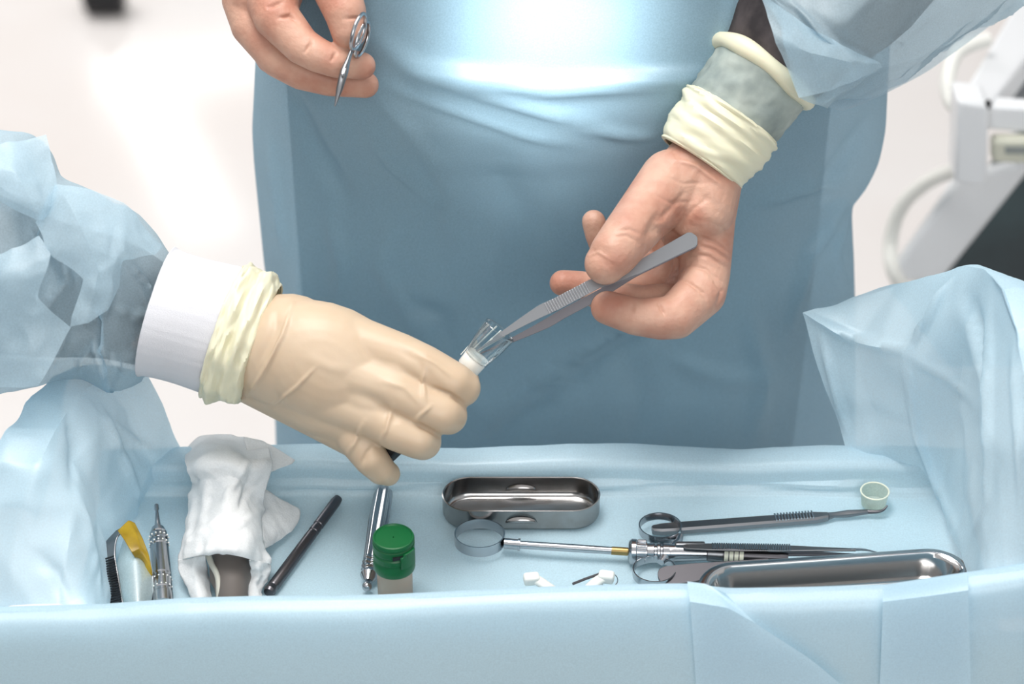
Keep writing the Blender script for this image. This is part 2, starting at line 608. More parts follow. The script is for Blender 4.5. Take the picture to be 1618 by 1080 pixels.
# ================================================================== tray and drape
def drape():
    t = thing('surgical_drape', (0, -0.02, TZ), 'pale blue non-woven surgical drape lining the instrument tray and hanging over its sides', 'drape')
    # inside of the tray: floor, back wall, back rim
    NX = 150
    rows = []
    prof = [(-0.083, 0.853), (-0.076, 0.8505), (-0.05, 0.85), (-0.02, 0.85), (0.01, 0.85), (0.052, 0.8503), (0.058, 0.8525), (0.061, 0.860), (0.063, 0.868),
            (0.067, 0.8725), (0.078, 0.8735), (0.087, 0.871), (0.091, 0.862), (0.093, 0.82), (0.094, 0.72), (0.096, 0.60)]
    pf = spline([Vector((0, a, b)) for a, b in prof], 6, 0.8)
    for p in pf:
        r = []
        for i in range(NX + 1):
            x = -0.285 + (0.60) * i / NX
            q = Vector((x, p.y, p.z))
            if p.z > 0.86 and p.y > 0:
                q.z += 0.004 * noise.noise(Vector((x * 9, 0.3, 0)))
                q.y += 0.006 * noise.noise(Vector((x * 7, 4.3, p.z * 8)))
            elif p.z > 0.855:
                q.y += 0.004 * noise.noise(Vector((x * 11, 4.3, 1)))
            q.z += 0.0012 * crumple((x, p.y, 0), 11, 2.2) * (1 if p.y < 0.05 else 2) - 0.001
            r.append(q)
        rows.append(r)
    mk('tray_lining', MB().grid(rows), DRAPE, t)
    # front rim and the cloth hanging in front
    def rimv(x):
        u = W / 2 + x * F / 1.52
        k = [(-200, 962), (0, 962), (160, 957), (290, 946), (400, 942), (600, 940), (800, 933), (1000, 925), (1080, 922), (1150, 928), (1400, 922), (1500, 908), (1618, 892), (1900, 870)]
        for (a, va), (b, vb) in zip(k, k[1:]):
            if a <= u <= b:
                s_ = (u - a) / (b - a)
                return va + (vb - va) * s_
        return 890
    prof = [(-0.088, 0.848), (-0.087, 0.862), (-0.088, 0.878), (-0.093, 0.8855), (-0.101, 0.8865), (-0.109, 0.883), (-0.114, 0.872), (-0.117, 0.85), (-0.120, 0.80), (-0.122, 0.70), (-0.124, 0.58)]
    pf = spline([Vector((0, a, b)) for a, b in prof], 6, 0.85)
    rows = []
    for p in pf:
        r = []
        for i in range(201):
            x = -0.50 + 1.0 * i / 200
            z0 = at(809, rimv(x), -0.095).z - 0.8860
            k = max(0, min(1, (p.z - 0.80) / 0.08))
            q = Vector((x, p.y + 0.004 * noise.noise(Vector((x * 5, 1.3, p.z * 3))), p.z + z0 * k))
            q.y += 0.0022 * crumple((x, 0.5, p.z * 1.2), 6, 4.4) * (p.y < -0.1)
            r.append(q)
        rows.append(r)
    fr = mk('front_overhang', MB().grid(rows), DRAPE, t)
    sculpt(fr, [([(1090, 918), (1180, 985), (1340, 1085)], 5, 1.5), ([(612, 945), (614, 1080)], 4, 1.2), ([(1395, 930), (1392, 1080)], 4, 1.4), ([(300, 960), (280, 1010), (190, 1080)], 8, 1.2), ([(1525, 910), (1530, 1080)], 4, 1.2)], both=True)
    # folded flaps lying over the front
    fl = [[at(1086, 918, -0.098), at(1115, 922, -0.1), at(1145, 936, -0.108)],
          [at(1090, 950, -0.1155), at(1150, 960, -0.118), at(1195, 985, -0.120)],
          [at(1095, 1010, -0.119), at(1190, 1020, -0.121), at(1280, 1040, -0.123)],
          [at(1100, 1085, -0.122), at(1220, 1090, -0.124), at(1345, 1095, -0.126)]]
    mk('front_flap', MB().grid(patch(fl, 8, 8, 0.3)), DRAPE, t)
    fl = [[at(1395, 926, -0.097), at(1460, 916, -0.098), at(1528, 904, -0.098)],
          [at(1395, 950, -0.1165), at(1460, 942, -0.1185), at(1530, 932, -0.1165)],
          [at(1393, 1010, -0.121), at(1460, 1010, -0.123), at(1532, 1010, -0.121)],
          [at(1390, 1090, -0.124), at(1460, 1090, -0.126), at(1534, 1090, -0.124)]]
    mk('front_flap', MB().grid(patch(fl, 8, 8, 0.5)), DRAPE, t)
    # left side, rising over the end of the tray
    L = [
        [at(172, 985, -.086), at(150, 962, -.090), at(92, 952, -.092), at(10, 955, -.092), at(-90, 975, -.09), at(-200, 1060, -.09)],
        [at(176, 945, -.062), at(150, 920, -.062), at(108, 862, -.062), at(20, 850, -.062), at(-70, 900, -.06), at(-190, 1000, -.06)],
        [at(186, 895, -.03), at(146, 850, -.03), at(118, 785, -.03), at(60, 735, -.03), at(-30, 735, -.03), at(-150, 900, -.02)],
        [at(196, 850, 0), at(150, 795, 0), at(128, 725, 0), at(90, 675, 0), at(10, 670, .0), at(-90, 860, .01)],
        [at(209, 805, .043), at(205, 745, .043), at(170, 665, .043), at(120, 625, .043), at(45, 620, .043), at(-40, 800, .05)],
        [at(240, 762, .06), at(232, 735, .065), at(195, 650, .07), at(150, 605, .07), at(80, 600, .07), at(30, 800, .08)],
        [at(296, 730, .085), at(275, 690, .09), at(232, 596, .10), at(180, 585, .10), at(120, 590, .10), at(60, 820, .11)]]
    lf = mk('left_side', MB().grid(patch(L, 14, 14, 0.2)), DRAPE, t)
    wrinkle(lf, 0.011, 8, 1.0)
    sculpt(lf, [([(159, 643), (190, 715), (222, 787)], 5, 5.1), ([(122, 765), (145, 870), (159, 950)], 6, 4.2), ([(110, 640), (125, 700), (120, 765)], 12, -6.8),
                ([(60, 880), (90, 905), (110, 950)], 10, -3.4), ([(170, 660), (215, 700), (260, 722)], 6, 3.4)], both=True)
    # right side, pulled up to a peak
    R = [
        [at(1542, 960, -.086), at(1560, 912, -.090), at(1590, 900, -.092), at(1625, 893, -.092), at(1700, 885, -.09), at(1800, 960, -.09)],
        [at(1534, 915, -.062), at(1552, 870, -.062), at(1580, 760, -.062), at(1625, 640, -.06), at(1720, 600, -.06), at(1820, 760, -.06)],
        [at(1522, 875, -.03), at(1540, 830, -.03), at(1564, 690, -.03), at(1598, 520, -.025), at(1680, 500, -.02), at(1800, 640, -.02)],
        [at(1505, 840, 0), at(1532, 780, .0), at(1552, 620, .0), at(1580, 450, .01), at(1650, 460, .02), at(1780, 600, .02)],
        [at(1480, 790, .043), at(1500, 700, .043), at(1515, 600, .043), at(1555, 425, .043), at(1620, 450, .05), at(1720, 580, .06)],
        [at(1450, 740, .055), at(1448, 680, .06), at(1425, 552, .065), at(1515, 428, .075), at(1575, 440, .08), at(1680, 580, .09)],
        [at(1400, 722, .075), at(1385, 650, .085), at(1350, 540, .095), at(1420, 452, .11), at(1500, 438, .11), at(1600, 580, .12)],
        [at(1338, 712, .086), at(1322, 660, .10), at(1268, 494, .12), at(1330, 474, .13), at(1400, 458, .135), at(1500, 580, .14)]]
    rf = mk('right_side', MB().grid(patch(R, 14, 14, 0.15)), DRAPE, t)
    wrinkle(rf, 0.010, 7, 3.0)
    sculpt(rf, [([(1270, 495), (1350, 535), (1428, 552)], 4, 7.2), ([(1428, 552), (1470, 500), (1512, 432)], 4, 7.2), ([(1428, 552), (1450, 690), (1520, 860)], 6, 5.4),
                ([(1562, 470), (1560, 640), (1562, 790), (1525, 865)], 5, 7.2), ([(1532, 470), (1545, 540), (1552, 600)], 9, -9.0), ([(1600, 520), (1610, 640), (1612, 800)], 6, 5.4),
                ([(1295, 520), (1320, 610), (1340, 690)], 5, 5.4), ([(1430, 560), (1500, 600), (1550, 640)], 4, 3.6)], both=True)
    return t


drape()


def tray_table():
    t = thing('instrument_tray', (0.01, -0.02, 0.80), 'shallow white instrument tray on a stand, hidden under the pale blue drape', 'tray')
    mb = MB()
    mb.box((0.015, -0.012, 0.840), 0.555, 0.155, 0.006)
    mb.box((0.0, -0.104, 0.80), 0.86, 0.004, 0.14)
    mb.box((0.015, 0.076, 0.850), 0.56, 0.004, 0.03)
    mk('tray_pan', mb, WHITE_PL, t, bevel=0.001)
    mb = MB().tube([(0.015, -0.02, 0.0), (0.015, -0.02, 0.834)], 0.02)
    mb.box((0.015, -0.02, 0.02), 0.45, 0.09, 0.03)
    mk('stand', mb, WHITE_PAINT, t, bevel=0.004)


tray_table()


# ================================================================== hands
def chain(mb, pts, shrink=0.0):
    """(u, v, depth, radius in pixels) joints joined by tapered round limbs"""
    q = [(P(u, v, d), max(0.0025, px(r, d) - shrink)) for u, v, d, r in pts]
    for (a, ra), (b, rb) in zip(q, q[1:]):
        mb.capsule(a, b, ra, rb, 24)


RIGHT_HAND = dict(  # the standing surgeon's hand that holds the tweezers
    palm=[[(1118, 262, 1.600, 58), (1112, 330, 1.592, 50), (1085, 370, 1.600, 40)],
          [(1120, 262, 1.600, 58), (1118, 350, 1.602, 44), (1113, 432, 1.600, 41)],
          [(1115, 262, 1.605, 55), (1110, 350, 1.620, 42), (1100, 440, 1.622, 38)],
          [(1105, 262, 1.605, 52), (1085, 350, 1.637, 40), (1070, 425, 1.642, 36)],
          [(1095, 262, 1.605, 50), (1050, 345, 1.642, 36), (1040, 400, 1.655, 33)],
          [(1100, 262, 1.598, 52), (1062, 300, 1.590, 50), (1030, 335, 1.580, 42)]],
    thumb=[(1060, 285, 1.592, 50), (1022, 335, 1.575, 46), (992, 372, 1.556, 42), (970, 400, 1.550, 39), (957, 416, 1.550, 34)],
    index=[(1113, 432, 1.600, 41), (1108, 462, 1.592, 40), (1068, 500, 1.580, 36), (1045, 503, 1.578, 34), (1005, 500, 1.576, 30), (960, 486, 1.578, 27)],
    middle=[(1100, 440, 1.622, 38), (1070, 478, 1.612, 33), (1015, 478, 1.600, 28), (975, 470, 1.600, 25), (945, 466, 1.602, 23)],
    ring=[(1070, 425, 1.642, 36), (1030, 455, 1.632, 28), (960, 458, 1.625, 24), (920, 450, 1.622, 22), (889, 447, 1.620, 21)],
    little=[(1040, 400, 1.655, 33), (1000, 425, 1.645, 25), (958, 400, 1.632, 22), (944, 370, 1.625, 20), (938, 350, 1.622, 19)])
LEFT_HAND = dict(   # the standing surgeon's other hand, at the top of the picture
    palm=[[(470, -190, 1.630, 58), (430, -90, 1.610, 50), (400, -8, 1.595, 42)],
          [(480, -190, 1.630, 56), (455, -90, 1.600, 52), (432, 5, 1.585, 42)],
          [(500, -190, 1.630, 55), (500, -110, 1.590, 46), (500, -70, 1.580, 42)]],
    index=[(432, 5, 1.575, 42), (436, 26, 1.570, 37), (476, 72, 1.564, 30), (500, 86, 1.562, 28), (530, 98, 1.562, 25), (572, 104, 1.570, 22)],
    middle=[(392, 0, 1.600, 42), (398, 40, 1.595, 34), (440, 92, 1.588, 31), (476, 113, 1.585, 29), (520, 127, 1.585, 25), (578, 134, 1.590, 21)],
    ring=[(398, 10, 1.615, 36), (430, 90, 1.610, 27), (500, 118, 1.605, 22), (560, 126, 1.605, 18)],
    thumb=[(515, -60, 1.570, 44), (530, -20, 1.565, 38), (545, 18, 1.558, 34), (551, 48, 1.558, 29)])
ASSIST = dict(
    pads=[(520, 575, 1.566, 135, 94, 76, 24), (592, 612, 1.562, 84, 82, 62, 50), (455, 555, 1.576, 92, 92, 84, 20)],
    palm=[[(405, 525, 1.585, 66), (500, 530, 1.568, 56), (632, 566, 1.555, 40)],
          [(405, 545, 1.585, 70), (500, 575, 1.560, 52), (628, 618, 1.548, 38)],
          [(405, 560, 1.585, 70), (500, 615, 1.565, 50), (600, 662, 1.552, 36)],
          [(402, 575, 1.596, 64), (480, 630, 1.585, 50), (566, 692, 1.570, 34)],
          [(410, 540, 1.590, 66), (500, 575, 1.572, 62), (585, 612, 1.564, 50)],
          [(440, 540, 1.578, 68), (540, 570, 1.566, 54), (625, 592, 1.555, 42)],
          [(440, 570, 1.580, 66), (530, 610, 1.568, 54), (612, 640, 1.556, 40)],
          [(430, 585, 1.588, 62), (510, 640, 1.572, 50), (582, 678, 1.562, 36)]],
    index=[(632, 566, 1.555, 40), (668, 578, 1.550, 35), (716, 604, 1.548, 33), (729, 612, 1.552, 31), (722, 622, 1.590, 24), (700, 625, 1.610, 21)],
    middle=[(628, 618, 1.548, 38), (660, 636, 1.545, 33), (700, 653, 1.545, 32), (708, 656, 1.550, 31), (700, 660, 1.588, 24), (675, 655, 1.605, 21)],
    ring=[(600, 662, 1.552, 36), (625, 680, 1.548, 32), (660, 694, 1.548, 31), (668, 697, 1.553, 30), (662, 700, 1.588, 24), (640, 690, 1.602, 21)],
    little=[(566, 692, 1.562, 34), (586, 724, 1.560, 28), (602, 742, 1.564, 24), (613, 748, 1.568, 20)],
    thumb=[(500, 560, 1.600, 44), (600, 560, 1.612, 36), (690, 588, 1.608, 28), (736, 602, 1.596, 22)])


def hand_mb(h, shrink=0.0):
    mb = MB()
    for (u, v, d, ax_, ay_, az_, deg) in h.get('pads', []):
        rot = Matrix((RIGHT * math.cos(math.radians(deg)) - UP * math.sin(math.radians(deg)), RIGHT * math.sin(math.radians(deg)) + UP * math.cos(math.radians(deg)), FWD)).transposed()
        mb.ball(P(u, v, d), px(ax_, d) - shrink, px(ay_, d) - shrink, px(az_, d) - shrink, rot)
    for k, v in h.items():
        if k == 'pads':
            continue
        if k == 'palm':
            for c in v:
                chain(mb, c, shrink)
        else:
            chain(mb, v, shrink)
    return mb


def rings(a, b, prof, seg=64, fold=None, n_per=6):
    """sleeve-like tube from a to b; prof = (t, radius)"""
    a = Vector(a); b = Vector(b)
    pp = spline([Vector((t, r, 0)) for t, r in prof], n_per, 0.9)
    pts = [a + (b - a) * p.x for p in pp]
    return MB().tube(pts, [p.y for p in pp], seg, cap=False, ripple=fold)


def surgeon():
    t = thing('person', (0.02, 0.30, 0.0), 'standing person in sheer blue gown behind the tray, holding tweezers and scissors', 'person')
    # ---- body, one continuous mesh (hands are inside the gloves)
    mb = hand_mb(RIGHT_HAND, 0.0045)
    m2 = hand_mb(LEFT_HAND, 0.0045)
    mb.add(m2.v, m2.f)
    wr, wl = P(1112, 262, 1.602), P(482, -190, 1.63)
    er, el = P(1440, -215, 1.62), P(400, -420, 1.66)
    sr, sl = Vector((0.22, 0.33, 1.43)), Vector((-0.15, 0.33, 1.43))
    mb.capsule(wr, er, 0.024, 0.040)
    mb.capsule(er, sr, 0.040, 0.050)
    mb.capsule(wl, el, 0.024, 0.040)
    mb.capsule(el, sl, 0.040, 0.050)
    mb.capsule(sl, sr, 0.055, 0.055)
    mb.capsule((0.035, 0.34, 1.45), (0.035, 0.33, 1.55), 0.055, 0.05)
    for x in (-0.07, 0.07):
        c = 0.035
        mb.capsule((c + x, 0.34, 1.36), (c + x, 0.34, 1.0), 0.085, 0.085)
        mb.capsule((c + x * 1.25, 0.34, 0.95), (c + x * 1.4, 0.33, 0.5), 0.078, 0.055)
        mb.capsule((c + x * 1.4, 0.33, 0.5), (c + x * 1.4, 0.35, 0.1), 0.052, 0.036)
        mb.capsule((c + x * 1.4, 0.36, 0.04), (c + x * 1.5, 0.20, 0.03), 0.036, 0.028)
    organic('body', mb, BODY, t, 0.005, 3)
    # ---- scrubs under the gown
    mb = MB()
    for x in (-0.060, 0.130):
        mb.capsule((x, 0.325, 1.05), (x, 0.33, 0.82), 0.108, 0.106)
        mb.capsule((x, 0.33, 0.82), (x, 0.34, 0.12), 0.106, 0.08)
    mb.capsule((-0.035, 0.335, 1.36), (-0.055, 0.325, 1.05), 0.10, 0.11)
    mb.capsule((0.105, 0.335, 1.36), (0.125, 0.325, 1.05), 0.10, 0.11)
    mb.capsule((0.035, 0.335, 1.2), (0.035, 0.32, 0.7), 0.09, 0.09)
    organic('scrubs', mb, SCRUBS, t, 0.006, 8)
    # ---- gown body
    YS = 0.30
    sil = [(-420, 420, 1360, .15), (-260, 415, 1390, .155), (-120, 410, 1400, .165), (0, 408, 1402, .172), (60, 406, 1402, .170), (110, 404, 1400, .160), (150, 402, 1399, .148), (190, 400, 1397, .140),
           (235, 402, 1388, .134), (270, 405, 1372, .131), (300, 408, 1350, .130), (330, 411, 1345, .129), (400, 418, 1348, .128), (480, 428, 1350, .126), (600, 433, 1350, .122),
           (720, 437, 1350, .12), (1000, 440, 1350, .12), (1700, 445, 1345, .12)]
    rows = []
    NS = 240
    ss = spline([Vector((a, b, c)) for a, b, c, _ in sil], 10, 0.7)
    bb = spline([Vector((d, 0, 0)) for *_, d in sil], 10, 0.7)
    for s_, b_ in zip(ss, bb):
        l = at(s_.y, s_.x, YS); r = at(s_.z, s_.x, YS)
        xc, a = (l.x + r.x) / 2, (r.x - l.x) / 2
        row = []
        for k in range(NS + 1):
            th = -math.pi + math.pi * 2 * k / NS
            sn, cs = math.sin(th), math.cos(th)
            e = 0.80
            x = xc + a * math.copysign(abs(sn) ** e, sn)
            y = YS - (b_.x - 0.035) * math.copysign(abs(cs) ** e, cs)
            p = Vector((x, y, l.z))
            edge = max(0, cs) ** 0.5
            y2 = 0.006 * (crumple((x, 0.2, l.z * 0.6), 5, 7.7) - 0.5) + 0.010 * noise.noise(Vector((x * 6, 2, l.z * 2.4)))
            p.y += y2 * 1.6 * edge
            row.append(p)
        rows.append(row)
    g = mk('gown', MB().grid(rows), GOWN, t)
    fl = [([(585, 60), (660, 110), (760, 128), (870, 140), (1000, 132), (1130, 125)], 14, 9),
          ([(600, 100), (760, 150), (900, 190), (1000, 225)], 8, 5), ([(590, 130), (700, 170), (830, 215), (960, 245)], 5, 3),
          ([(600, 160), (640, 200), (690, 260), (720, 330), (715, 420)], 9, 6),
          ([(620, 330), (600, 420), (660, 520), (690, 600)], 10, 5),
          ([(560, 180), (620, 260), (700, 330), (730, 400)], 7, 5),
          ([(735, 690), (860, 600), (985, 520), (1100, 470)], 6, 6),
          ([(750, 710), (875, 620), (1000, 540), (1115, 490)], 10, -5),
          ([(440, 120), (500, 240), (560, 330)], 14, -7), ([(425, 200), (440, 330), (450, 420)], 8, 5),
          ([(940, 110), (1080, 125), (1130, 110)], 5, 3), ([(950, 205), (1010, 215), (1050, 212)], 7, 4.5),
          ([(1180, 330), (1260, 300), (1345, 290)], 9, 5), ([(1345, 305), (1280, 400), (1250, 520)], 9, 7),
          ([(1390, 170), (1340, 240), (1280, 330)], 14, -6),
          ([(470, 400), (480, 500), (520, 640)], 14, 6), ([(1340, 470), (1320, 400), (1345, 330)], 5, 4),
          ([(1050, 560), (1150, 600), (1250, 590)], 12, 5), ([(650, 480), (700, 500), (720, 560)], 12, -6), ([(870, 560), (900, 640), (905, 700)], 14, 6),
          ([(780, 260), (820, 360), (800, 470)], 22, -7), ([(850, 250), (880, 360), (860, 480)], 16, 6), ([(680, 590), (760, 640), (780, 700)], 10, 5),
          ([(1000, 560), (1020, 640), (1000, 700)], 16, -6), ([(1180, 480), (1210, 600), (1190, 700)], 14, 6), ([(520, 330), (540, 420), (530, 470)], 10, 5)]
    sculpt(g, fl, both=True)
    # side panel of the gown, hanging behind on the right
    pn = [[at(1290, 330, .33), at(1330, 310, .345), at(1345, 325, .36)], [at(1270, 430, .33), at(1320, 420, .345), at(1349, 420, .36)],
          [at(1240, 560, .33), at(1310, 560, .345), at(1351, 560, .36)], [at(1200, 900, .33), at(1300, 900, .345), at(1352, 900, .36)]]
    mk('gown_panel', MB().grid(patch(pn, 8, 8, .7)), SLEEVE, t)

    # ---- gloves
    gl = organic('glove', hand_mb(RIGHT_HAND), SKIN, t, 0.00095, 9)
    gl['label'] = 'sheer skin-toned latex glove with pale yellow cuff on the hand holding tweezers'
    sculpt(gl, [([(1042, 365), (1062, 372), (1085, 392)], 7, -4), ([(1072, 440), (1090, 447), (1110, 462), (1118, 478)], 2.5, -1.80),
                ([(1000, 480), (1001, 495)], 2, -1.80), ([(1040, 478), (1050, 498)], 2, -1.95), ([(1085, 400), (1120, 405), (1150, 425)], 3, -1.50), ([(1095, 385), (1130, 395), (1158, 415)], 3, -1.50),
                ([(1095, 300), (1130, 325), (1150, 350)], 9, -1.5), ([(930, 470), (938, 492)], 6, -0.6), ([(925, 400), (950, 395), (972, 405)], 10, -0.8),
                ([(925, 405), (945, 398), (968, 412)], 2, 0.75), ([(1060, 250), (1100, 262), (1150, 300)], 4, 1.50), ([(1048, 330), (1035, 350), (1020, 385)], 9, -2.0),
                ([(1085, 300), (1060, 330), (1040, 355)], 5, -1.2), ([(1020, 300), (1060, 320), (1100, 318)], 3, -0.8), ([(1040, 275), (1080, 290), (1120, 288)], 3, -0.7), ([(975, 365), (995, 362), (1015, 372)], 2.5, -0.8), ([(968, 374), (990, 372), (1010, 384)], 2.5, -0.8),
                ([(1100, 372), (1130, 382), (1157, 402)], 2.5, -1.3), ([(1090, 420), (1115, 425), (1148, 450)], 2.5, -1.3), ([(1120, 350), (1140, 360), (1158, 375)], 3, -.9), ([(1078, 350), (1095, 330), (1120, 310)], 4, -1.0), ([(1120, 430), (1140, 460), (1130, 490)], 3, -1.20)])
    g2 = organic('glove', hand_mb(LEFT_HAND), SKIN, t, 0.00095, 9)
    g2['label'] = 'sheer skin-toned latex glove on the hand holding scissors'
    sculpt(g2, [([(482, 82), (492, 66)], 2.2, -1.95), ([(525, 95), (529, 84)], 2.2, -1.95), ([(440, 28), (458, 24), (470, 34)], 2.5, -2.40), ([(425, 12), (445, 4)], 3, -1.50), ([(545, 30), (560, 28), (575, 30)], 2.5, -1.35)])
    # ---- glove cuff: cream folds at the wrist, sheer band, rolled edge
    a, b = P(1106, 258, 1.600), P(1206, 112, 1.600)

    def fold(i, an):
        f_ = i / 45
        return 0.0030 * (crumple((f_ * 1.2 + .25 * math.cos(an), f_ * 2.2 - 0.3 * math.sin(an), .35 * math.cos(an)), 2.3, 3.3) - .4) * min(1, .2 + 2 * f_) + .0005 * math.sin(i * .9 + an)
    k = px(1, 1.6)
    cu = mk('glove_cuff', rings(a, a + (b - a) * .52, [(0, 68 * k), (.08, 75 * k), (.4, 80 * k), (.7, 82 * k), (.93, 84 * k), (1, 79 * k)], 72, fold, 9), LATEX_CUFF, gl, solid=0.0012)
    cu['label'] = 'pale yellow gathered glove cuff'
    mk('knit_cuff', rings(a + (b - a) * .5, a + (b - a) * 1.02, [(0, 77 * k), (.3, 80 * k), (.7, 83 * k), (1, 82 * k)], 72, lambda i, an: 0.0030 * (crumple((i * .05, math.cos(an), math.sin(an)), 1.6, 8.3) - .5), 9), KNIT_GREY, t, solid=0.001)
    ax = (b - a).normalized()
    x = ax.cross(Vector((0, -1, 0.4))).normalized(); y = ax.cross(x)
    ring = [b + (x * math.cos(q) + y * math.sin(q)) * 84 * k + ax * 0.0015 * math.sin(2 * q) for q in [2 * math.pi * i / 64 for i in range(64)]]
    rc = MB().tube(ring, 0.0060, 14, close=True, ripple=lambda i, an: 0.0007 * math.sin(i * .5))
    mk('rolled_edge', rc, LATEX_CUFF, gl)
    # ---- dark shirt sleeve and sheer gown sleeve
    mk('shirt_sleeve', rings(b - ax * .01, er + Vector((.03, .02, .03)), [(0, .029), (.10, .040), (.4, .060), (1, .068)], 48, lambda i, an: .0015 * math.sin(3 * an + i)), SHIRT, t)
    D = 1.60
    S = [
        [P(1180, -10, 1.59), P(1205, -5, 1.565), P(1240, 40, 1.548), P(1262, 152, 1.555), P(1300, 162, 1.59), P(1312, 150, 1.63)],
        [P(1178, -30, 1.59), P(1205, -25, 1.56), P(1252, 20, 1.54), P(1300, 80, 1.545), P(1392, 101, 1.59), P(1388, 145, 1.64)],
        [P(1145, -60, 1.60), P(1190, -40, 1.56), P(1250, -5, 1.54), P(1330, 40, 1.535), P(1420, 90, 1.59), P(1480, 95, 1.66)],
        [P(1160, -120, 1.60), P(1230, -110, 1.56), P(1310, -70, 1.54), P(1400, -20, 1.54), P(1500, 55, 1.60), P(1540, 55, 1.69)],
        [P(1180, -220, 1.60), P(1280, -220, 1.56), P(1380, -180, 1.54), P(1490, -120, 1.55), P(1600, -5, 1.62), P(1620, 0, 1.72)],
        [P(1190, -400, 1.62), P(1300, -400, 1.58), P(1430, -400, 1.56), P(1570, -300, 1.58), P(1680, -160, 1.64), P(1700, -120, 1.74)]]
    sl_ = mk('gown_sleeve', MB().grid(patch(S, 16, 16, 0.45)), SLEEVE, t)
    wrinkle(sl_, 0.014, 10, 5.0)
    sculpt(sl_, [([(1262, 150), (1300, 155), (1392, 102)], 4, 6.0), ([(1240, 30), (1255, 90), (1265, 150)], 5, 8.0), ([(1250, 5), (1310, 60), (1390, 100)], 5, 8.0), ([(1170, 10), (1200, 60), (1240, 90)], 5, 6.0),
                 ([(1400, 95), (1420, 60), (1480, 20)], 6, 6.0), ([(1150, 40), (1190, 30), (1230, 50)], 6, -6.0)], both=True)
    FT = [[P(1200, -12, 1.550), P(1225, 60, 1.535), P(1262, 154, 1.542)], [P(1252, 24, 1.530), P(1282, 84, 1.522), P(1310, 142, 1.540)],
          [P(1330, 74, 1.535), P(1344, 98, 1.535), P(1356, 122, 1.550)], [P(1388, 97, 1.565), P(1391, 101, 1.567), P(1393, 106, 1.570)]]
    ft = mk('sleeve_fold', MB().grid(patch(FT, 12, 12, .25)), SLEEVE, t)
    wrinkle(ft, .005, 16, 1.5)
    # other sleeve, above the picture
    mk('gown_sleeve', rings(wl, el, [(0, .045), (.3, .065), (1, .085)], 48, lambda i, an: .004 * math.sin(3 * an + i)), SLEEVE, t)
    S3 = [[P(1140, 45, 1.615), P(1152, 75, 1.60), P(1180, 70, 1.605)], [P(1142, -10, 1.61), P(1165, 0, 1.595), P(1200, 20, 1.59)], [P(1150, -90, 1.61), P(1180, -90, 1.59), P(1220, -60, 1.58)]]
    s3 = mk('gown_sleeve_edge', MB().grid(patch(S3, 10, 10, .5)), SLEEVE, t)
    wrinkle(s3, .008, 14, 2.0)
    # sleeve underside / far layer
    S2 = [[P(1265, 150, 1.62), P(1330, 175, 1.66), P(1395, 150, 1.70)], [P(1300, 100, 1.64), P(1400, 130, 1.69), P(1470, 110, 1.73)],
          [P(1330, 0, 1.65), P(1450, 50, 1.71), P(1590, 20, 1.76)], [P(1350, -200, 1.66), P(1500, -150, 1.72), P(1700, -100, 1.78)]]
    mk('gown_sleeve_back', MB().grid(patch(S2, 10, 10, 0.5)), SLEEVE, t)
    return t


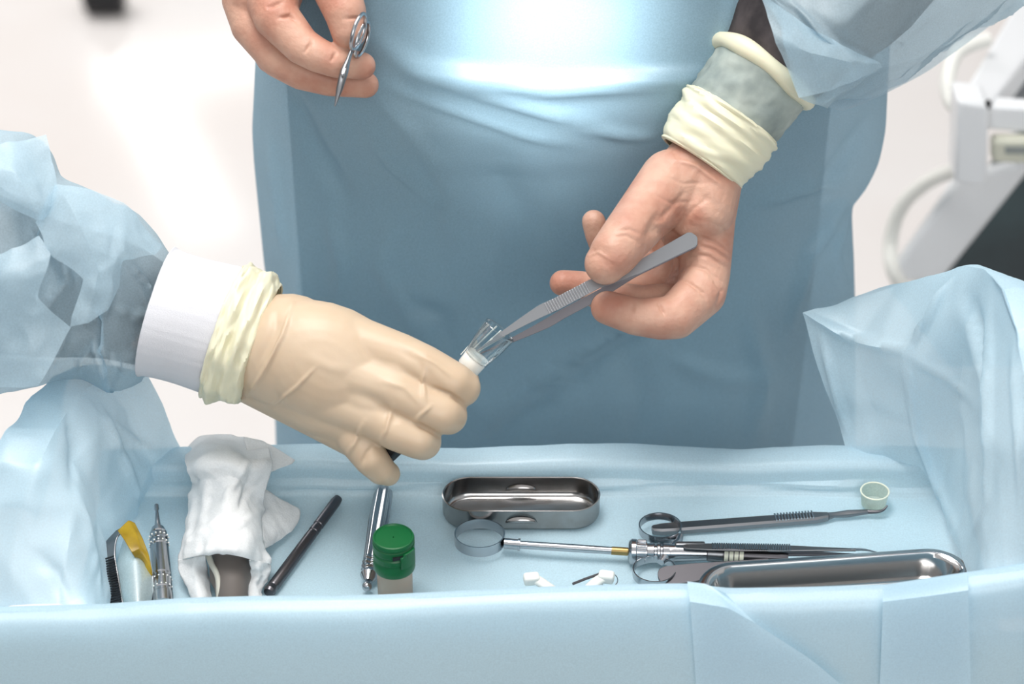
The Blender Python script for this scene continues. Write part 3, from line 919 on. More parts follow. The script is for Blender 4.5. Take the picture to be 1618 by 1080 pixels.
def assistant():
    t = thing('person', (-0.75, -0.05, 0.0), 'person at left reaching in a blue-sleeved arm with white knit cuff and cream latex glove', 'person')
    mb = hand_mb(ASSIST, 0.0055)
    a = P(400, 545, 1.587)
    el = P(-150, 400, 1.64)
    sh = Vector((-0.66, -0.08, 1.33))
    mb.capsule(a, el, 0.026, 0.042)
    mb.capsule(el, sh, 0.042, 0.052)
    for y in (-0.06, 0.06):
        mb.capsule((-0.76, -0.08 + y, 1.34), (-0.76, -0.08 + y, 0.95), 0.10, 0.11)
        mb.capsule((-0.76, -0.08 + y * 1.4, 0.95), (-0.76, -0.08 + y * 1.6, 0.06), 0.085, 0.045)
    organic('body', mb, BODY, t, 0.005, 3)
    gl = organic('glove', hand_mb(ASSIST), LATEX, t, 0.00095, 12)
    gl['label'] = 'cream latex glove gripping the small clear tube'
    sculpt(gl, [([(463, 478), (447, 530), (415, 590), (385, 635)], 3.5, 2.40), ([(500, 578), (470, 610), (425, 645)], 3.0, 1.65), ([(660, 560), (690, 575), (720, 600)], 3, 0.75),
                ([(575, 665), (560, 700), (548, 720)], 3.5, 1.80), ([(620, 640), (610, 680), (600, 700)], 3.5, 1.80), ([(682, 640), (665, 655), (652, 668)], 3.0, 1.50),
                ([(600, 600), (640, 612), (668, 640)], 5, 1.0), ([(672, 575), (668, 600), (672, 640)], 3.5, 1.35), ([(620, 545), (660, 570), (690, 610)], 8, -0.8),
                ([(684, 612), (710, 622), (736, 640)], 3, -2.25), ([(655, 668), (680, 680), (692, 688)], 3, -2.25), ([(560, 620), (600, 635), (620, 660)], 9, -0.9),
                ([(440, 470), (435, 520), (400, 590)], 7, -1.2), ([(592, 702), (580, 715), (570, 735)], 3.5, -1.20), ([(480, 560), (520, 580), (560, 585)], 9, 0.7)])
    k = px(1, 1.59)
    A, B = P(247, 492, 1.59), P(366, 526, 1.59)
    kc = mk('knit_cuff', rings(A, B, [(0, 103 * k), (.1, 102 * k), (.5, 101 * k), (.9, 101 * k), (1, 98 * k)], 96, lambda i, an: 0.0003 * math.sin(40 * an) + .0008 * math.sin(2 * an + i * .3)), KNIT, t, solid=0.0015)
    kc['label'] = 'white ribbed knit cuff'
    A2, B2 = P(358, 524, 1.59), P(408, 541, 1.59)
    gc = rings(A2, B2, [(-.12, 103 * k), (0, 110 * k), (.2, 112 * k), (.45, 106 * k), (.7, 110 * k), (.95, 103 * k), (1.1, 94 * k)], 110,
               lambda i, an: 0.0050 * (crumple((i * .035, .8 * math.cos(an), .8 * math.sin(an)), 1.7, 1.3) - .45) + .0006 * math.sin(i * .5 + an), 8)
    c = mk('glove_cuff', gc, LATEX_CUFF, gl, solid=0.0013)
    c['label'] = 'pale yellow crumpled rolled glove cuff'
    # shirt sleeve under the gown
    s0 = P(262, 498, 1.60)
    mk('shirt_sleeve', rings(s0, el + Vector((0, 0, 0.0)), [(0, .032), (.2, .040), (.6, .050), (1, .058)], 48, lambda i, an: .002 * math.sin(3 * an + i * .7)), SHIRT, t)
    # sheer puffed gown sleeve
    rowsv = [(-420, 150, 700), (-250, 190, 640), (-120, 215, 620), (-40, 218, 612), (20, 216, 614), (60, 222, 612), (90, 285, 605), (130, 302, 602), (170, 318, 618), (205, 338, 612), (235, 368, 595), (252, 392, 588), (262, 405, 585)]
    pts = spline([Vector(r) for r in rowsv], 9, 0.5)
    vs = []
    for p in pts:
        u, vt, vb = p
        c = P(u + (20 if u > 150 else 0) * 0, (vt + vb) / 2, 1.60)
        rr = px((vb - vt) / 2, 1.60)
        row = []
        lean = 0.26 if u > 150 else 0.1
        for k2 in range(97):
            an = 2 * math.pi * k2 / 96
            off = UP * math.cos(an) * rr + (FWD * -1) * math.sin(an) * rr * 0.72 - RIGHT * math.sin(0) + RIGHT * (-lean) * 0
            q = c + off
            q += RIGHT * (-0.10 * rr * math.cos(an) * -1) * (1 if u > 180 else 0)
            d_ = off.normalized()
            face = abs(math.sin(an))
            w_ = (crumple(q, 8, 9.1) - 0.36) * 0.036 * (0.2 + 0.8 * face)
            if u > 180:
                w_ = max(w_, 0) * (1 if u < 235 else .4)
            q += d_ * w_
            row.append(q)
        vs.append(row)
    s_ = mk('gown_sleeve', MB().grid(vs), SLEEVE, t, angle=60)
    sculpt(s_, [([(85, 290), (60, 340), (45, 380), (30, 395)], 5, 7.6), ([(75, 395), (120, 420), (150, 470)], 4, 7.6), ([(185, 400), (165, 490), (115, 515)], 5, 9.5), ([(190, 400), (230, 450), (240, 490)], 4, 7.6),
                ([(60, 360), (110, 440), (60, 500), (0, 520)], 5, 7.6), ([(110, 515), (80, 580), (75, 600)], 4, 5.7), ([(150, 545), (200, 590)], 4, 7.6), ([(110, 600), (150, 545), (170, 615)], 4, 7.6),
                ([(20, 225), (50, 300), (70, 330)], 5, 7.6), ([(170, 480), (210, 500), (245, 495)], 4, 5.7)])
    F1 = [[P(58, 352, 1.525), P(88, 292, 1.530), P(190, 326, 1.545), P(256, 388, 1.565)], [P(72, 385, 1.518), P(112, 330, 1.515), P(190, 362, 1.53), P(245, 402, 1.550)],
          [P(84, 402, 1.518), P(135, 372, 1.510), P(192, 396, 1.525), P(205, 404, 1.540)], [P(135, 440, 1.518), P(155, 430, 1.512), P(180, 420, 1.52), P(192, 410, 1.535)],
          [P(112, 516, 1.524), P(135, 508, 1.522), P(165, 490, 1.525), P(172, 470, 1.535)]]
    f1 = mk('sleeve_fold', MB().grid(patch(F1, 12, 12, .3)), SLEEVE, t)
    wrinkle(f1, .010, 14, 3.0)
    F2 = [[P(-60, 225, 1.53), P(0, 224, 1.53), P(70, 218, 1.55)], [P(-60, 250, 1.52), P(25, 270, 1.515), P(84, 262, 1.54)], [P(-60, 262, 1.52), P(50, 320, 1.515), P(90, 300, 1.53)], [P(-60, 275, 1.525), P(58, 348, 1.52), P(74, 340, 1.525)]]
    f2 = mk('sleeve_fold', MB().grid(patch(F2, 12, 12, .3)), SLEEVE, t)
    wrinkle(f2, .008, 14, 7.0)
    F3 = [[P(-60, 420, 1.52), P(20, 400, 1.52), P(62, 372, 1.52)], [P(-60, 470, 1.515), P(30, 430, 1.51), P(80, 402, 1.515)], [P(-60, 560, 1.52), P(40, 520, 1.515), P(60, 470, 1.515)], [P(-60, 612, 1.54), P(60, 608, 1.53), P(110, 520, 1.52)]]
    f3 = mk('sleeve_fold', MB().grid(patch(F3, 12, 12, .3)), SLEEVE, t)
    wrinkle(f3, .010, 14, 4.0)
    # gown of the assistant's torso, outside the picture
    vs = []
    for z, ax_, ay_ in ((1.42, .12, .10), (1.36, .19, .15), (1.2, .17, .17), (0.95, .18, .19), (0.6, .19, .21), (0.35, .20, .22)):
        vs.append([Vector((-0.78 + ax_ * math.cos(q), -0.08 + ay_ * math.sin(q), z)) for q in [2 * math.pi * i / 48 for i in range(49)]])
    mk('gown', MB().grid(vs), GOWN, t)


surgeon()
assistant()


# ================================================================== instruments
def hold_tweezers():
    a, b = P(1101, 375, 1.580), P(738, 566, 1.580)
    t = thing('tweezers', a, 'long steel tweezers with ribbed grip held in a hand, tips inside the clear tube', 'tweezers')
    M, L = axes(a, b, Vector((0, -0.75, 0.66)))

    def blade(side, w0):
        mb = MB()
        rows = []
        n = 90
        for i in range(n + 1):
            s_ = i / n
            x = s_ * L
            if s_ < .03:
                w = w0 * math.sqrt(max(0.02, 1 - ((.03 - s_) / .03) ** 2))
            elif s_ < .28:
                w = w0 * (1 - .30 * s_ / .28)
            elif s_ < .45:
                w = w0 * (.70 + .30 * (s_ - .28) / .17)
            elif s_ < .66:
                w = w0 * 1.0
            else:
                w = w0 * max(.13, 1.0 - (s_ - .66) / .27 * .87)
            # gap opens in the middle and closes at both ends
            gap = 0.0002 + 0.0012 * max(0, math.sin(math.pi * max(0, s_ - .6) / .4)) ** .8
            yc = side * gap
            z = -0.0012 * side
            th = .0009
            kb = max(0, min(1, (.42 - s_) / .16))      # 1 on the broad butt end, 0 from the grip on
            if side < 0:
                y0, y1, zz = yc - w * (1 - kb) - .68 * w * kb, yc + .68 * w * kb, .0014
            else:
                y0, y1, zz = yc - .9 * w * kb, yc + w * (1 - kb) + .9 * w * kb, -.0014 + .0004 * kb
            rows.append([M @ Vector((x, y0, zz + th)), M @ Vector((x, y1, zz + th)), M @ Vector((x, y1, zz - th)), M @ Vector((x, y0, zz - th)), M @ Vector((x, y0, zz + th))])
        mb.grid(rows)
        return mb
    u = mk('upper_blade', blade(-1, .0080), STEEL_SATIN, t, angle=30)
    mk('lower_blade', blade(1, .0062), STEEL_DARK, t, angle=30)
    # ribbed grip plate on the upper blade
    mb = MB()
    for k in range(17):
        s_ = .465 + k * .0107
        mb.box(M @ Vector((s_ * L, -0.0042, .0025)), .0010, .0076, .0014, M.to_3x3())
    mk('ribbed_grip', mb, STEEL, u, bevel=0.0002)


def tube_thing():
    top, mid, bot = P(790, 521, 1.570), P(752, 566, 1.575), P(612, 716, 1.585)
    t = thing('sample_tube', bot, 'small clear plastic tube with white collar and black end held in the cream glove', 'tube')
    k = px(1, 1.585)
    mk('tube_wall', rings(top, mid, [(0, 27 * k), (.5, 25 * k), (1, 20 * k)], 32), CLEAR_TUBE, t, solid=0.0006)
    c = (mid - top).normalized()
    p = mid - c * .002
    mk('collar', rod(p - c * .001, p + c * .011, [(0, 6 * k), (0, 19 * k), (.1, 20 * k), (.9, 19 * k), (1, 17 * k), (1, 6 * k)]), WHITE_PL, t)
    mk('tube_body', MB().tube([p + c * .011, bot - (bot - mid).normalized() * .02], 12 * k, 24), CLEAR_TUBE, t)
    e_ = bot
    dr = (bot - mid).normalized()
    mk('end_cap', MB().capsule(e_ - dr * .022, e_, 19 * k, 16 * k), BLACK, t)
    proto = None
    spec = [((728, 560), (772, 512)), ((732, 566), (785, 515)), ((737, 570), (792, 522)), ((744, 568), (778, 534)), ((735, 556), (764, 518)), ((741, 563), (798, 530))]
    for i, ((u0, v0), (u1, v1)) in enumerate(spec):
        a, b = P(u0, v0, 1.583 + .001 * (i % 3)), P(u1, v1, 1.578 + .004 * (i % 3))
        if proto is None:
            mb = MB().tube([(0, 0, 0), (0, 0, .5), (0, 0, 1)], [.0003, .0005, .0006], 8)
            proto = mk('needle', mb, WHITE_PL, None, base=(0, 0, 0))
            o = proto
        else:
            o = proto.copy(); COL.objects.link(o)
        o.location = a
        o.rotation_euler = (b - a).to_track_quat('Z', 'Y').to_euler()
        o.scale = (1, 1, (b - a).length)
        place = ['second from the left', 'third from the right', 'second from the right', 'third from the left', 'leftmost', 'rightmost'][i]
        tag(o, place + ' of the thin white needles standing in the clear tube', 'needle', 'needles in the clear tube')


def scissors():
    t = thing('scissors', P(548, 95, 1.558), 'small steel surgical scissors seen edge-on between thumb and fingers at top', 'scissors')
    # two finger rings seen nearly edge-on
    for i, (c, d_, nm) in enumerate(((P(566, 50, 1.545), 1.545, 'handle_ring'), (P(572, 62, 1.558), 1.558, 'handle_ring'))):
        ax1 = (P(574, 22, 1.545) - P(556, 80, 1.545)).normalized()
        ax2 = (RIGHT * .30 + FWD * 1.0).normalized()
        pts = [c + ax1 * math.cos(q) * .0120 + ax2 * math.sin(q) * .0085 for q in [2 * math.pi * k / 40 for k in range(40)]]
        mk(nm, MB().tube(pts, .0013, 12, close=True), STEEL, t)
    for s_ in (0, 1):
        a = P(556, 78, 1.548 + .006 * s_); m_ = P(543 + 2 * s_, 112, 1.540); b = P(529 + s_, 168 - 2 * s_, 1.536)
        mk('blade', MB().tube([a, a.lerp(m_, .5), m_, m_.lerp(b, .5), b], [.0012, .0015, .0024, .0020, .0004], 14, flat=(RIGHT.cross(FWD).normalized(), .9)), STEEL_SATIN, t)
    mk('pivot_screw', MB().ball(P(541, 118, 1.536), .0012), STEEL, t)


hold_tweezers()
tube_thing()
scissors()


def stadium(L, Wd, r, n=12):
    pts = []
    for cx, cy, a0 in ((L / 2 - r, Wd / 2 - r, 0), (-L / 2 + r, Wd / 2 - r, 90), (-L / 2 + r, -Wd / 2 + r, 180), (L / 2 - r, -Wd / 2 + r, 270)):
        for k in range(n + 1):
            a = math.radians(a0 + 90 * k / n)
            pts.append((cx + r * math.cos(a), cy + r * math.sin(a)))
    return pts


def dish(levels, M):
    """levels = (length, width, corner radius, height); returns the skin through them"""
    mb = MB()
    rows = []
    for L, Wd, r, z in levels:
        q = stadium(L, Wd, r)
        rows.append([M @ Vector((x, y, z)) for x, y in q] + [M @ Vector((q[0][0], q[0][1], z))])
    mb.grid(rows)
    for row in (rows[0], rows[-1]):
        mb.add(row[:-1], [tuple(range(len(row) - 1))])
    return mb


def tin():
    # outline from the photo: rim 699..948 wide, back edge 753, front edge 806, bottom 837
    zt = TZ + .0175
    l = atz(699, 782, zt); r = atz(948, 782, zt)
    bk = atz(824, 753, zt); fr = atz(824, 807, zt)
    L, Wd = (r - l).length, bk.y - fr.y
    c = Vector(((l.x + r.x) / 2, (bk.y + fr.y) / 2, TZ + .0005))
    t = thing('instrument_box', c, 'oblong stainless steel box without lid, empty, near the back wall of the tray', 'metal box')
    M = Matrix.Translation(c)
    w = .0009
    mk('box_shell', dish([(L - .004, Wd - .004, .017, 0), (L - .001, Wd - .001, .0185, .0008), (L, Wd, .019, .0025), (L, Wd, .019, .0165), (L + .0006, Wd + .0006, .0193, .017), (L - .0004, Wd - .0004, .0188, .0173),
                          (L - 2 * w, Wd - 2 * w, .018, .0168), (L - 2 * w, Wd - 2 * w, .018, .005), (L - .005, Wd - .005, .0165, .0022), (L - .009, Wd - .009, .0145, .0012)], M), STEEL_TIN, t, angle=50)
    # stamped thumb grips on both long walls
    for y, nm in ((-Wd / 2 - .0002, 'thumb_grip'), (Wd / 2 - .0016, 'thumb_grip')):
        mb = MB()
        rows = []
        for i in range(21):
            x = -.011 + .022 * i / 20
            h = math.sqrt(max(0, 1 - (x / .011) ** 2))
            rows.append([M @ Vector((x, y + (0 if j == 0 or j == 6 else -.0022 * h * math.sin(math.pi * j / 6)), .0065 + .0055 * h * j / 6 if y < 0 else .006 + .0055 * h * j / 6)) for j in range(7)])
        mb.grid(rows)
        mk(nm, mb, STEEL_TIN, t)


tin()


def band(c, r, h, nrm=(0, 0, 1), th=.0008, seg=56):
    q = Vector(nrm).to_track_quat('Z', 'Y').to_matrix().to_4x4()
    M = Matrix.Translation(c) @ q
    prof = [(r - th, -h / 2), (r, -h / 2), (r + .0002, 0), (r, h / 2), (r - th, h / 2), (r - th - .0002, 0), (r - th, -h / 2)]
    return MB().lathe(prof, seg=seg, M=M)


def syringe():
    z = TZ + .0085
    t = thing('dental_syringe', atz(758, 850, TZ + .001), 'chrome dental syringe with thumb ring and two finger rings lying across the tray', 'syringe')
    k = px(1, 1.62)
    cr_ = atz(758, 849, z)
    mk('thumb_ring', band(cr_, 40 * k, .0075, (0, 0.08, 1)), STEEL, t)
    a, b = atz(797, 858, z), atz(822, 860, z)
    mk('ring_collar', rod(a, b, [(0, .003), (0, .0036), (.85, .0036), (.86, .0041), (1, .0041), (1, .001)]), STEEL, t)
    c = atz(992, 871, z)
    mk('plunger_rod', rod(b, c, [(0, .0027), (.5, .0027), (.8, .0026), (1, .0025)]), STEEL, t)
    cb = b.lerp(c, .85)
    mk('rod_end', rod(cb, c, [(0, .0028), (0.5, .00285), (1, .0028)]), BRASS, t)
    d_ = atz(1022, 872, z)
    n = 26
    kn = rod(c, d_, [(0, .004), (.05, .0072), (.2, .0088), (.42, .0088), (.47, .0082), (1, .0078), (1, .004)], 104)
    mk('knurled_knob', kn, STEEL, t)
    kr = MB()
    ax = (d_ - c).normalized()
    x = ax.cross(Vector((0, 0, 1))).normalized(); y = ax.cross(x)
    p = c.lerp(d_, .72)
    for i in range(34):
        q = 2 * math.pi * i / 34
        o_ = x * math.cos(q) + y * math.sin(q)
        kr.tube([p + o_ * .0080 - ax * .0028, p + o_ * .0080 + ax * .0028], .00042, 6)
    mk('knurling', kr, STEEL, t)
    e_ = atz(1058, 873, z)
    mk('finger_bar', rod(d_, e_, [(0, .004), (.02, .0062), (.3, .0066), (.34, .0056), (.42, .0056), (.46, .0068), (.56, .0068), (.6, .0056), (.68, .0056), (.72, .0066), (1, .0064), (1, .003)]), STEEL, t)
    for (u, v) in ((1043, 834), (1034, 903)):
        rc = atz(u, v, z)
        mk('finger_ring', band(rc, 34 * k, .0055, (0, 0.06, 1)), STEEL, t)
    mk('ring_arm', MB().tube([atz(1062, 866, z), atz(1072, 856, z), atz(1075, 846, z)], [.0035, .0028, .0022], 16), STEEL, t)
    mk('ring_arm', MB().tube([atz(1050, 880, z), atz(1044, 888, z)], [.0035, .0024], 16), STEEL, t)
    f_ = atz(1116, 874, z)
    g = atz(1245, 882, z)
    mk('barrel', rod(e_, f_, [(0, .0060), (.1, .0062), (.8, .0050), (1, .0048), (1, .002)]), STEEL, t)
    mk('barrel_window', rod(f_, g, [(0, .0046), (.05, .0050), (.95, .0050), (1, .0046)]), STEEL_DARK, t)
    for i in range(4):
        p = f_.lerp(g, .22 + .062 * i)
        q = f_.lerp(g, .22 + .062 * i + .05)
        mk('cartridge_plug', rod(p, q, [(0, .003), (0, .0056), (1, .0056), (1, .003)]), CREAM_PL, t)
    mk('cartridge', rod(f_.lerp(g, .02), f_.lerp(g, .20), [(0, .0052), (1, .0052)]), STEEL_SATIN, t)


syringe()


def flat_handle(a, b, prof, th, M=None, face=(0, 0, 1)):
    """flat bar from a to b: prof = (fraction, half width)"""
    M, L = axes(a, b, face)
    rows = []
    for s_, w in prof:
        x = s_ * L
        e_ = min(th * .3, w * .4)
        rows.append([M @ Vector((x, -w, -th / 2)), M @ Vector((x, -w, th / 2 - e_)), M @ Vector((x, -w + e_, th / 2)), M @ Vector((x, w - e_, th / 2)), M @ Vector((x, w, th / 2 - e_)), M @ Vector((x, w, -th / 2)), M @ Vector((x, -w, -th / 2))])
    mb = MB().grid(rows)
    mb.add(rows[0][:-1], [(0, 1, 2, 3, 4, 5)])
    mb.add(rows[-1][:-1], [(0, 1, 2, 3, 4, 5)])
    return mb, M, L


def probe():
    z = TZ + .004
    a, b = atz(1030, 836, z), atz(1308, 815, z)
    t = thing('scaler', a, 'flat-handled steel hand instrument with ribbed grip and curved dark hook, behind the syringe', 'dental instrument')
    mb, M, L = flat_handle(a, b, [(0, .0015), (.01, .0030), (.05, .0042), (.12, .0046), (.93, .0042), (1, .0026)], .0045)
    h = mk('handle', mb, STEEL_SATIN, t, angle=30)
    mb = MB()
    for k in range(13):
        mb.box(M @ Vector((L * (.70 + k * .0175), 0, .0026)), .0011, .0076, .0012, M.to_3x3())
    mk('grip_ridge', mb, STEEL, h, bevel=.0002)
    mk('neck', MB().tube([b, atz(1318, 813, z), atz(1340, 811, z), atz(1371, 808, z)], [.0026, .0020, .0026, .0017], 18), STEEL_SATIN, t)
    mk('hook', MB().tube(spline([atz(1368, 808, z), atz(1385, 808, z + .001), atz(1396, 805, z + .002), atz(1402, 798, z + .004)], 6), [.0016 - .0011 * i / 18 for i in range(19)], 12), STEEL_DARK, t)


def lying_tweezers():
    z = TZ + .016
    t = thing('tweezers', atz(1085, 872, TZ + .002), 'slim steel tweezers with fine ribs and bent tips lying against the syringe barrel', 'tweezers')
    a, b = atz(1080, 863, z), atz(1352, 868, z)
    mb, M, L = flat_handle(a, b, [(0, .0012), (.02, .0026), (.15, .0034), (.55, .0032), (.75, .0022), (1, .0010)], .0012)
    bl = mk('upper_blade', mb, STEEL_SATIN, t, angle=30)
    mk('bent_tip', MB().tube(spline([M @ Vector((L * .97, 0, 0)), atz(1365, 868, z - .002), atz(1385, 872, z - .006)], 5), [.0011, .0011, .001, .001, .0009, .0009, .0008, .0007, .0006, .0005, .0004], 10), STEEL, t)
    mb = MB()
    for k in range(34):
        mb.box(M @ Vector((L * (.17 + k * .0135), 0, .0009)), .0010, .0060, .0010, M.to_3x3())
    mk('ribbed_grip', mb, STEEL, bl)
    a2, b2 = atz(1078, 868, TZ + .009), atz(1350, 876, TZ + .009)
    mb, M2, L2 = flat_handle(a2, b2, [(0, .0012), (.02, .0026), (.15, .0034), (.55, .0032), (.75, .0022), (1, .0010)], .0012)
    mk('lower_blade', mb, STEEL_DARK, t, angle=30)
    mb = MB().box(atz(1090, 865, z - .0038), .02, .004, .009)
    mk('joint', mb, STEEL_SATIN, t, bevel=.001)


def kidney_dish():
    # long shallow polished dish propped on the front lining
    zt = TZ + .022
    l, r = Vector((atz(1113, 920, zt).x, -.063, zt)), Vector((atz(1520, 890, zt).x, -.045, zt))
    c = (l + r) / 2
    ang = math.atan2(r.y - l.y, r.x - l.x)
    L = (r - l).length
    t = thing('steel_tray', (c.x, c.y, TZ + .001), 'long polished stainless steel dish with rolled rim in the front right of the tray', 'metal dish')
    Wd = .036
    M = Matrix.Translation(Vector((c.x, c.y, TZ + .0012))) @ Matrix.Rotation(ang, 4, 'Z') @ Matrix.Rotation(math.radians(3), 4, 'X')
    sh = mk('dish_shell', dish([(L - .03, Wd - .022, .010, 0), (L - .022, Wd - .016, .013, .001), (L - .014, Wd - .010, .016, .006), (L - .008, Wd - .006, .019, .018), (L + .008, Wd + .008, .025, .0195), (L + .010, Wd + .010, .026, .0205), (L + .008, Wd + .008, .025, .0212),
                                (L - .002, Wd - .002, .020, .0222), (L - .008, Wd - .006, .018, .0195), (L - .016, Wd - .012, .015, .0075), (L - .024, Wd - .018, .012, .0025), (L - .034, Wd - .026, .008, .0018)], M), mat('polished_dish', (.46, .455, .45, 1), .15, 1.0), t, angle=60)
    q = stadium(L, Wd, .021)
    mk('rolled_rim', MB().tube([M @ Vector((x, y, .0215)) for x, y in q], .0012, 12, close=True), STEEL, t)


def spatula():
    z = TZ + .010
    a, b = atz(1040, 912, z), atz(1215, 890, z)
    t = thing('spatula', a, 'dark flat rounded steel spatula handle beside the left end of the polished dish', 'spatula')
    mb, M, L = flat_handle(a, b, [(0, .001), (.008, .004), (.03, .0066), (.08, .0080), (.3, .0078), (.6, .006), (1, .004)], .0022, face=(0, -.25, 1))
    mk('handle', mb, STEEL_DARK, t, angle=30)


def cap_cup():
    c = atz(1380, 797, TZ + .0015)
    t = thing('plastic_cup', c, 'tiny frosted translucent plastic cup beside the hook tip near the back right corner', 'cup')
    k = px(1, 1.65)
    r = 22 * k
    m = cloth('frosted_plastic', srgb(226, 234, 226), .30, .5, (300, .2, .0003), .08)
    M = Matrix.Translation(c)
    mk('cup_wall', MB().lathe([(0.0005, .0), (r * .8, 0), (r * .88, .001), (r, .011), (r, .012), (r * .93, .012), (r * .8, .0018), (.0005, .0016)], M=M), m, t)
    mk('cup_rim', MB().tube([c + Vector((r * math.cos(q), r * math.sin(q), .012)) for q in [2 * math.pi * i / 32 for i in range(32)]], .0006, 8, close=True), CREAM_PL, t)


def retractor():
    t = thing('bite_block', atz(900, 940, TZ + .002), 'white plastic curved bracket with two blunt ends showing above the front edge of the tray', 'plastic bracket')
    z = TZ + .012
    pts = spline([atz(838, 911, z), atz(852, 918, z), atz(880, 936, z - .004), atz(905, 940, z - .005), atz(925, 934, z - .003), atz(945, 917, z), atz(960, 910, z)], 6)
    mk('bracket_arc', MB().tube(pts, .0038, 20, flat=(Vector((0, 0, 1)), .7)), WHITE_PL, t)
    for (u, v) in ((840, 914), (958, 911)):
        mk('blunt_end', MB().box(atz(u, v, z + .001), .0105, .008, .007, Matrix.Rotation(.15 if u < 900 else -.2, 3, 'Z')), WHITE_PL, t, bevel=.002)
    mk('wire_loop', MB().tube([atz(962 + 14 * math.cos(q), 916 + 11 * math.sin(q), z - .002) for q in [2 * math.pi * i / 32 for i in range(32)]], .0004, 8, close=True), STEEL, t)
    mk('side_wire', MB().tube([atz(905, 922, z), atz(925, 914, z), atz(948, 906, z)], .0009, 10), STEEL_DARK, t)


def bottle():
    zt = TZ + .050
    top = atz(621.5, 848, zt)
    k = px(1, 1.575)
    r = 33 * k
    b = Vector((top.x, top.y, TZ + .0008))
    t = thing('small_bottle', b, 'small tan bottle with dark green flip-top cap standing at the front of the tray', 'bottle')
    M = Matrix.Translation(b)
    mk('bottle_body', MB().lathe([(.0005, 0), (r * .80, 0), (r * .84, .001), (r * .85, .026), (r * .82, .030), (r * .6, .031)], M=M), TAN, t)
    zc = .050
    cp = mk('cap', MB().lathe([(r * .8, .0245), (r * .98, .0245), (r, .0255), (r, .0315), (r * .955, .0325), (r * .955, .0345), (r, .0352), (r, .0385), (r * .955, .0393), (r * .955, .0405), (r, .0413), (r, .0455), (r * .955, .046), (r * .955, .0465), (r, .0472),
                               (r, zc - .0015), (r * .96, zc - .0002), (r * .9, zc), (r * .86, zc - .0008), (.0005, zc - .0008)], seg=64, M=M), GREEN, t, angle=35)
    cp['label'] = 'dark green ribbed flip-top cap'
    mb = MB()
    rows = []
    for i in range(9):
        a = math.radians(-70 + 48 * i / 8)
        rows.append([M @ Vector(((r + dr) * math.cos(a), (r + dr) * math.sin(a), zz)) for dr, zz in ((0, .033), (.0012, .0335), (.0012, .0445 - .002 * (i < 2)), (0, .045 - .002 * (i < 2)))])
    mb.grid(rows)
    mk('thumb_tab', mb, GREEN, cp, solid=.0006)
    mk('hinge_gap', MB().box(b + Vector((r * .35, -r * .94, .0425)), .010, .0012, .0026, Matrix.Rotation(.35, 3, 'Z')), BLACK, cp)


def steel_handpiece():
    z = TZ + .006
    k = px(1, 1.6)
    a, b = atz(607, 772, z + .004), atz(579, 932, z)
    t = thing('dental_elevator', a, 'fluted bright steel instrument handle with ball end, lying behind the green-capped bottle', 'dental instrument')
    n = 6
    prof = [(0, .0035), (.02, 12 * k), (.06, 14 * k), (.3, 15 * k), (.6, 12.5 * k), (.72, 12 * k), (.73, 13 * k), (.75, 12 * k), (.77, 13 * k), (.79, 12 * k), (.81, 13 * k), (.83, 12.2 * k), (.86, 14 * k), (.90, 9 * k), (.92, 7 * k)]
    full = []
    for (t0, r0), (t1, r1) in zip(prof, prof[1:]):
        for j in range(5):
            full.append((t0 + (t1 - t0) * j / 5, r0 + (r1 - r0) * j / 5))
    full.append(prof[-1])
    mk('handle', rod(a, b, full, 64, lambda i, an: .0008 * math.cos(6 * an) * (1 if i < 50 else 0)), STEEL, t)
    mk('ball_end', MB().ball(a.lerp(b, .965), 8 * k), STEEL, t)


def dark_rod():
    z = TZ + .004
    a, b = atz(535, 786, z + .001), atz(424, 936, z)
    k = px(1, 1.6)
    t = thing('dental_probe', b, 'slim dark steel cylindrical handle lying diagonally beside the white towel', 'dental instrument')
    prof = [(0, 3 * k), (.01, 7.5 * k), (.05, 8.8 * k), (.30, 8.8 * k), (.305, 7.8 * k), (.325, 7.8 * k), (.33, 8.8 * k), (.37, 8.8 * k), (.375, 7.8 * k), (.39, 7.8 * k), (.395, 8.8 * k), (.93, 9.5 * k), (.94, 8.6 * k), (.98, 10 * k), (1, 8 * k), (1, 4 * k)]
    mk('handle', rod(a, b, prof, 40), STEEL_DARK, t, angle=25)


def straight_handpiece():
    z = TZ + .008
    a, b = atz(247, 796, z + .014), atz(258, 955, z)
    k = px(1, 1.6)
    t = thing('surgical_handpiece', b, 'straight chrome handpiece with narrow tip, lying between the packet and the white cloth', 'handpiece')
    prof = [(0, .5 * k), (.01, 3.5 * k), (.05, 3.8 * k), (.07, 2.4 * k), (.22, 5 * k), (.24, 7 * k), (.25, 10 * k), (.30, 13.5 * k), (.31, 12 * k), (.325, 12 * k), (.33, 14.5 * k), (.37, 14.5 * k), (.375, 13 * k), (.39, 13 * k), (.395, 15 * k), (.43, 15 * k), (.44, 14 * k), (.455, 14 * k),
            (.46, 15 * k), (.72, 16 * k), (.73, 15 * k), (.75, 15 * k), (.76, 16 * k), (.86, 16 * k), (.87, 15 * k), (.89, 15 * k), (.90, 16.5 * k), (1, 16.5 * k), (1, 8 * k)]
    s_ = mk('handpiece_body', rod(a, b, prof, 48), STEEL, t, angle=25)
    ax = (b - a).normalized(); x = ax.cross(Vector((0, 0, 1))).normalized(); y = ax.cross(x)
    for tt in (.35, .415, .77, .85):
        mb = MB()
        for i in range(14):
            q = 2 * math.pi * (i + (.5 if tt in (.415, .85) else 0)) / 14
            mb.ball(a.lerp(b, tt) + (x * math.cos(q) + y * math.sin(q)) * 15.5 * k, .0006)
        mk('grip_dots', mb, WHITE_PL, s_)


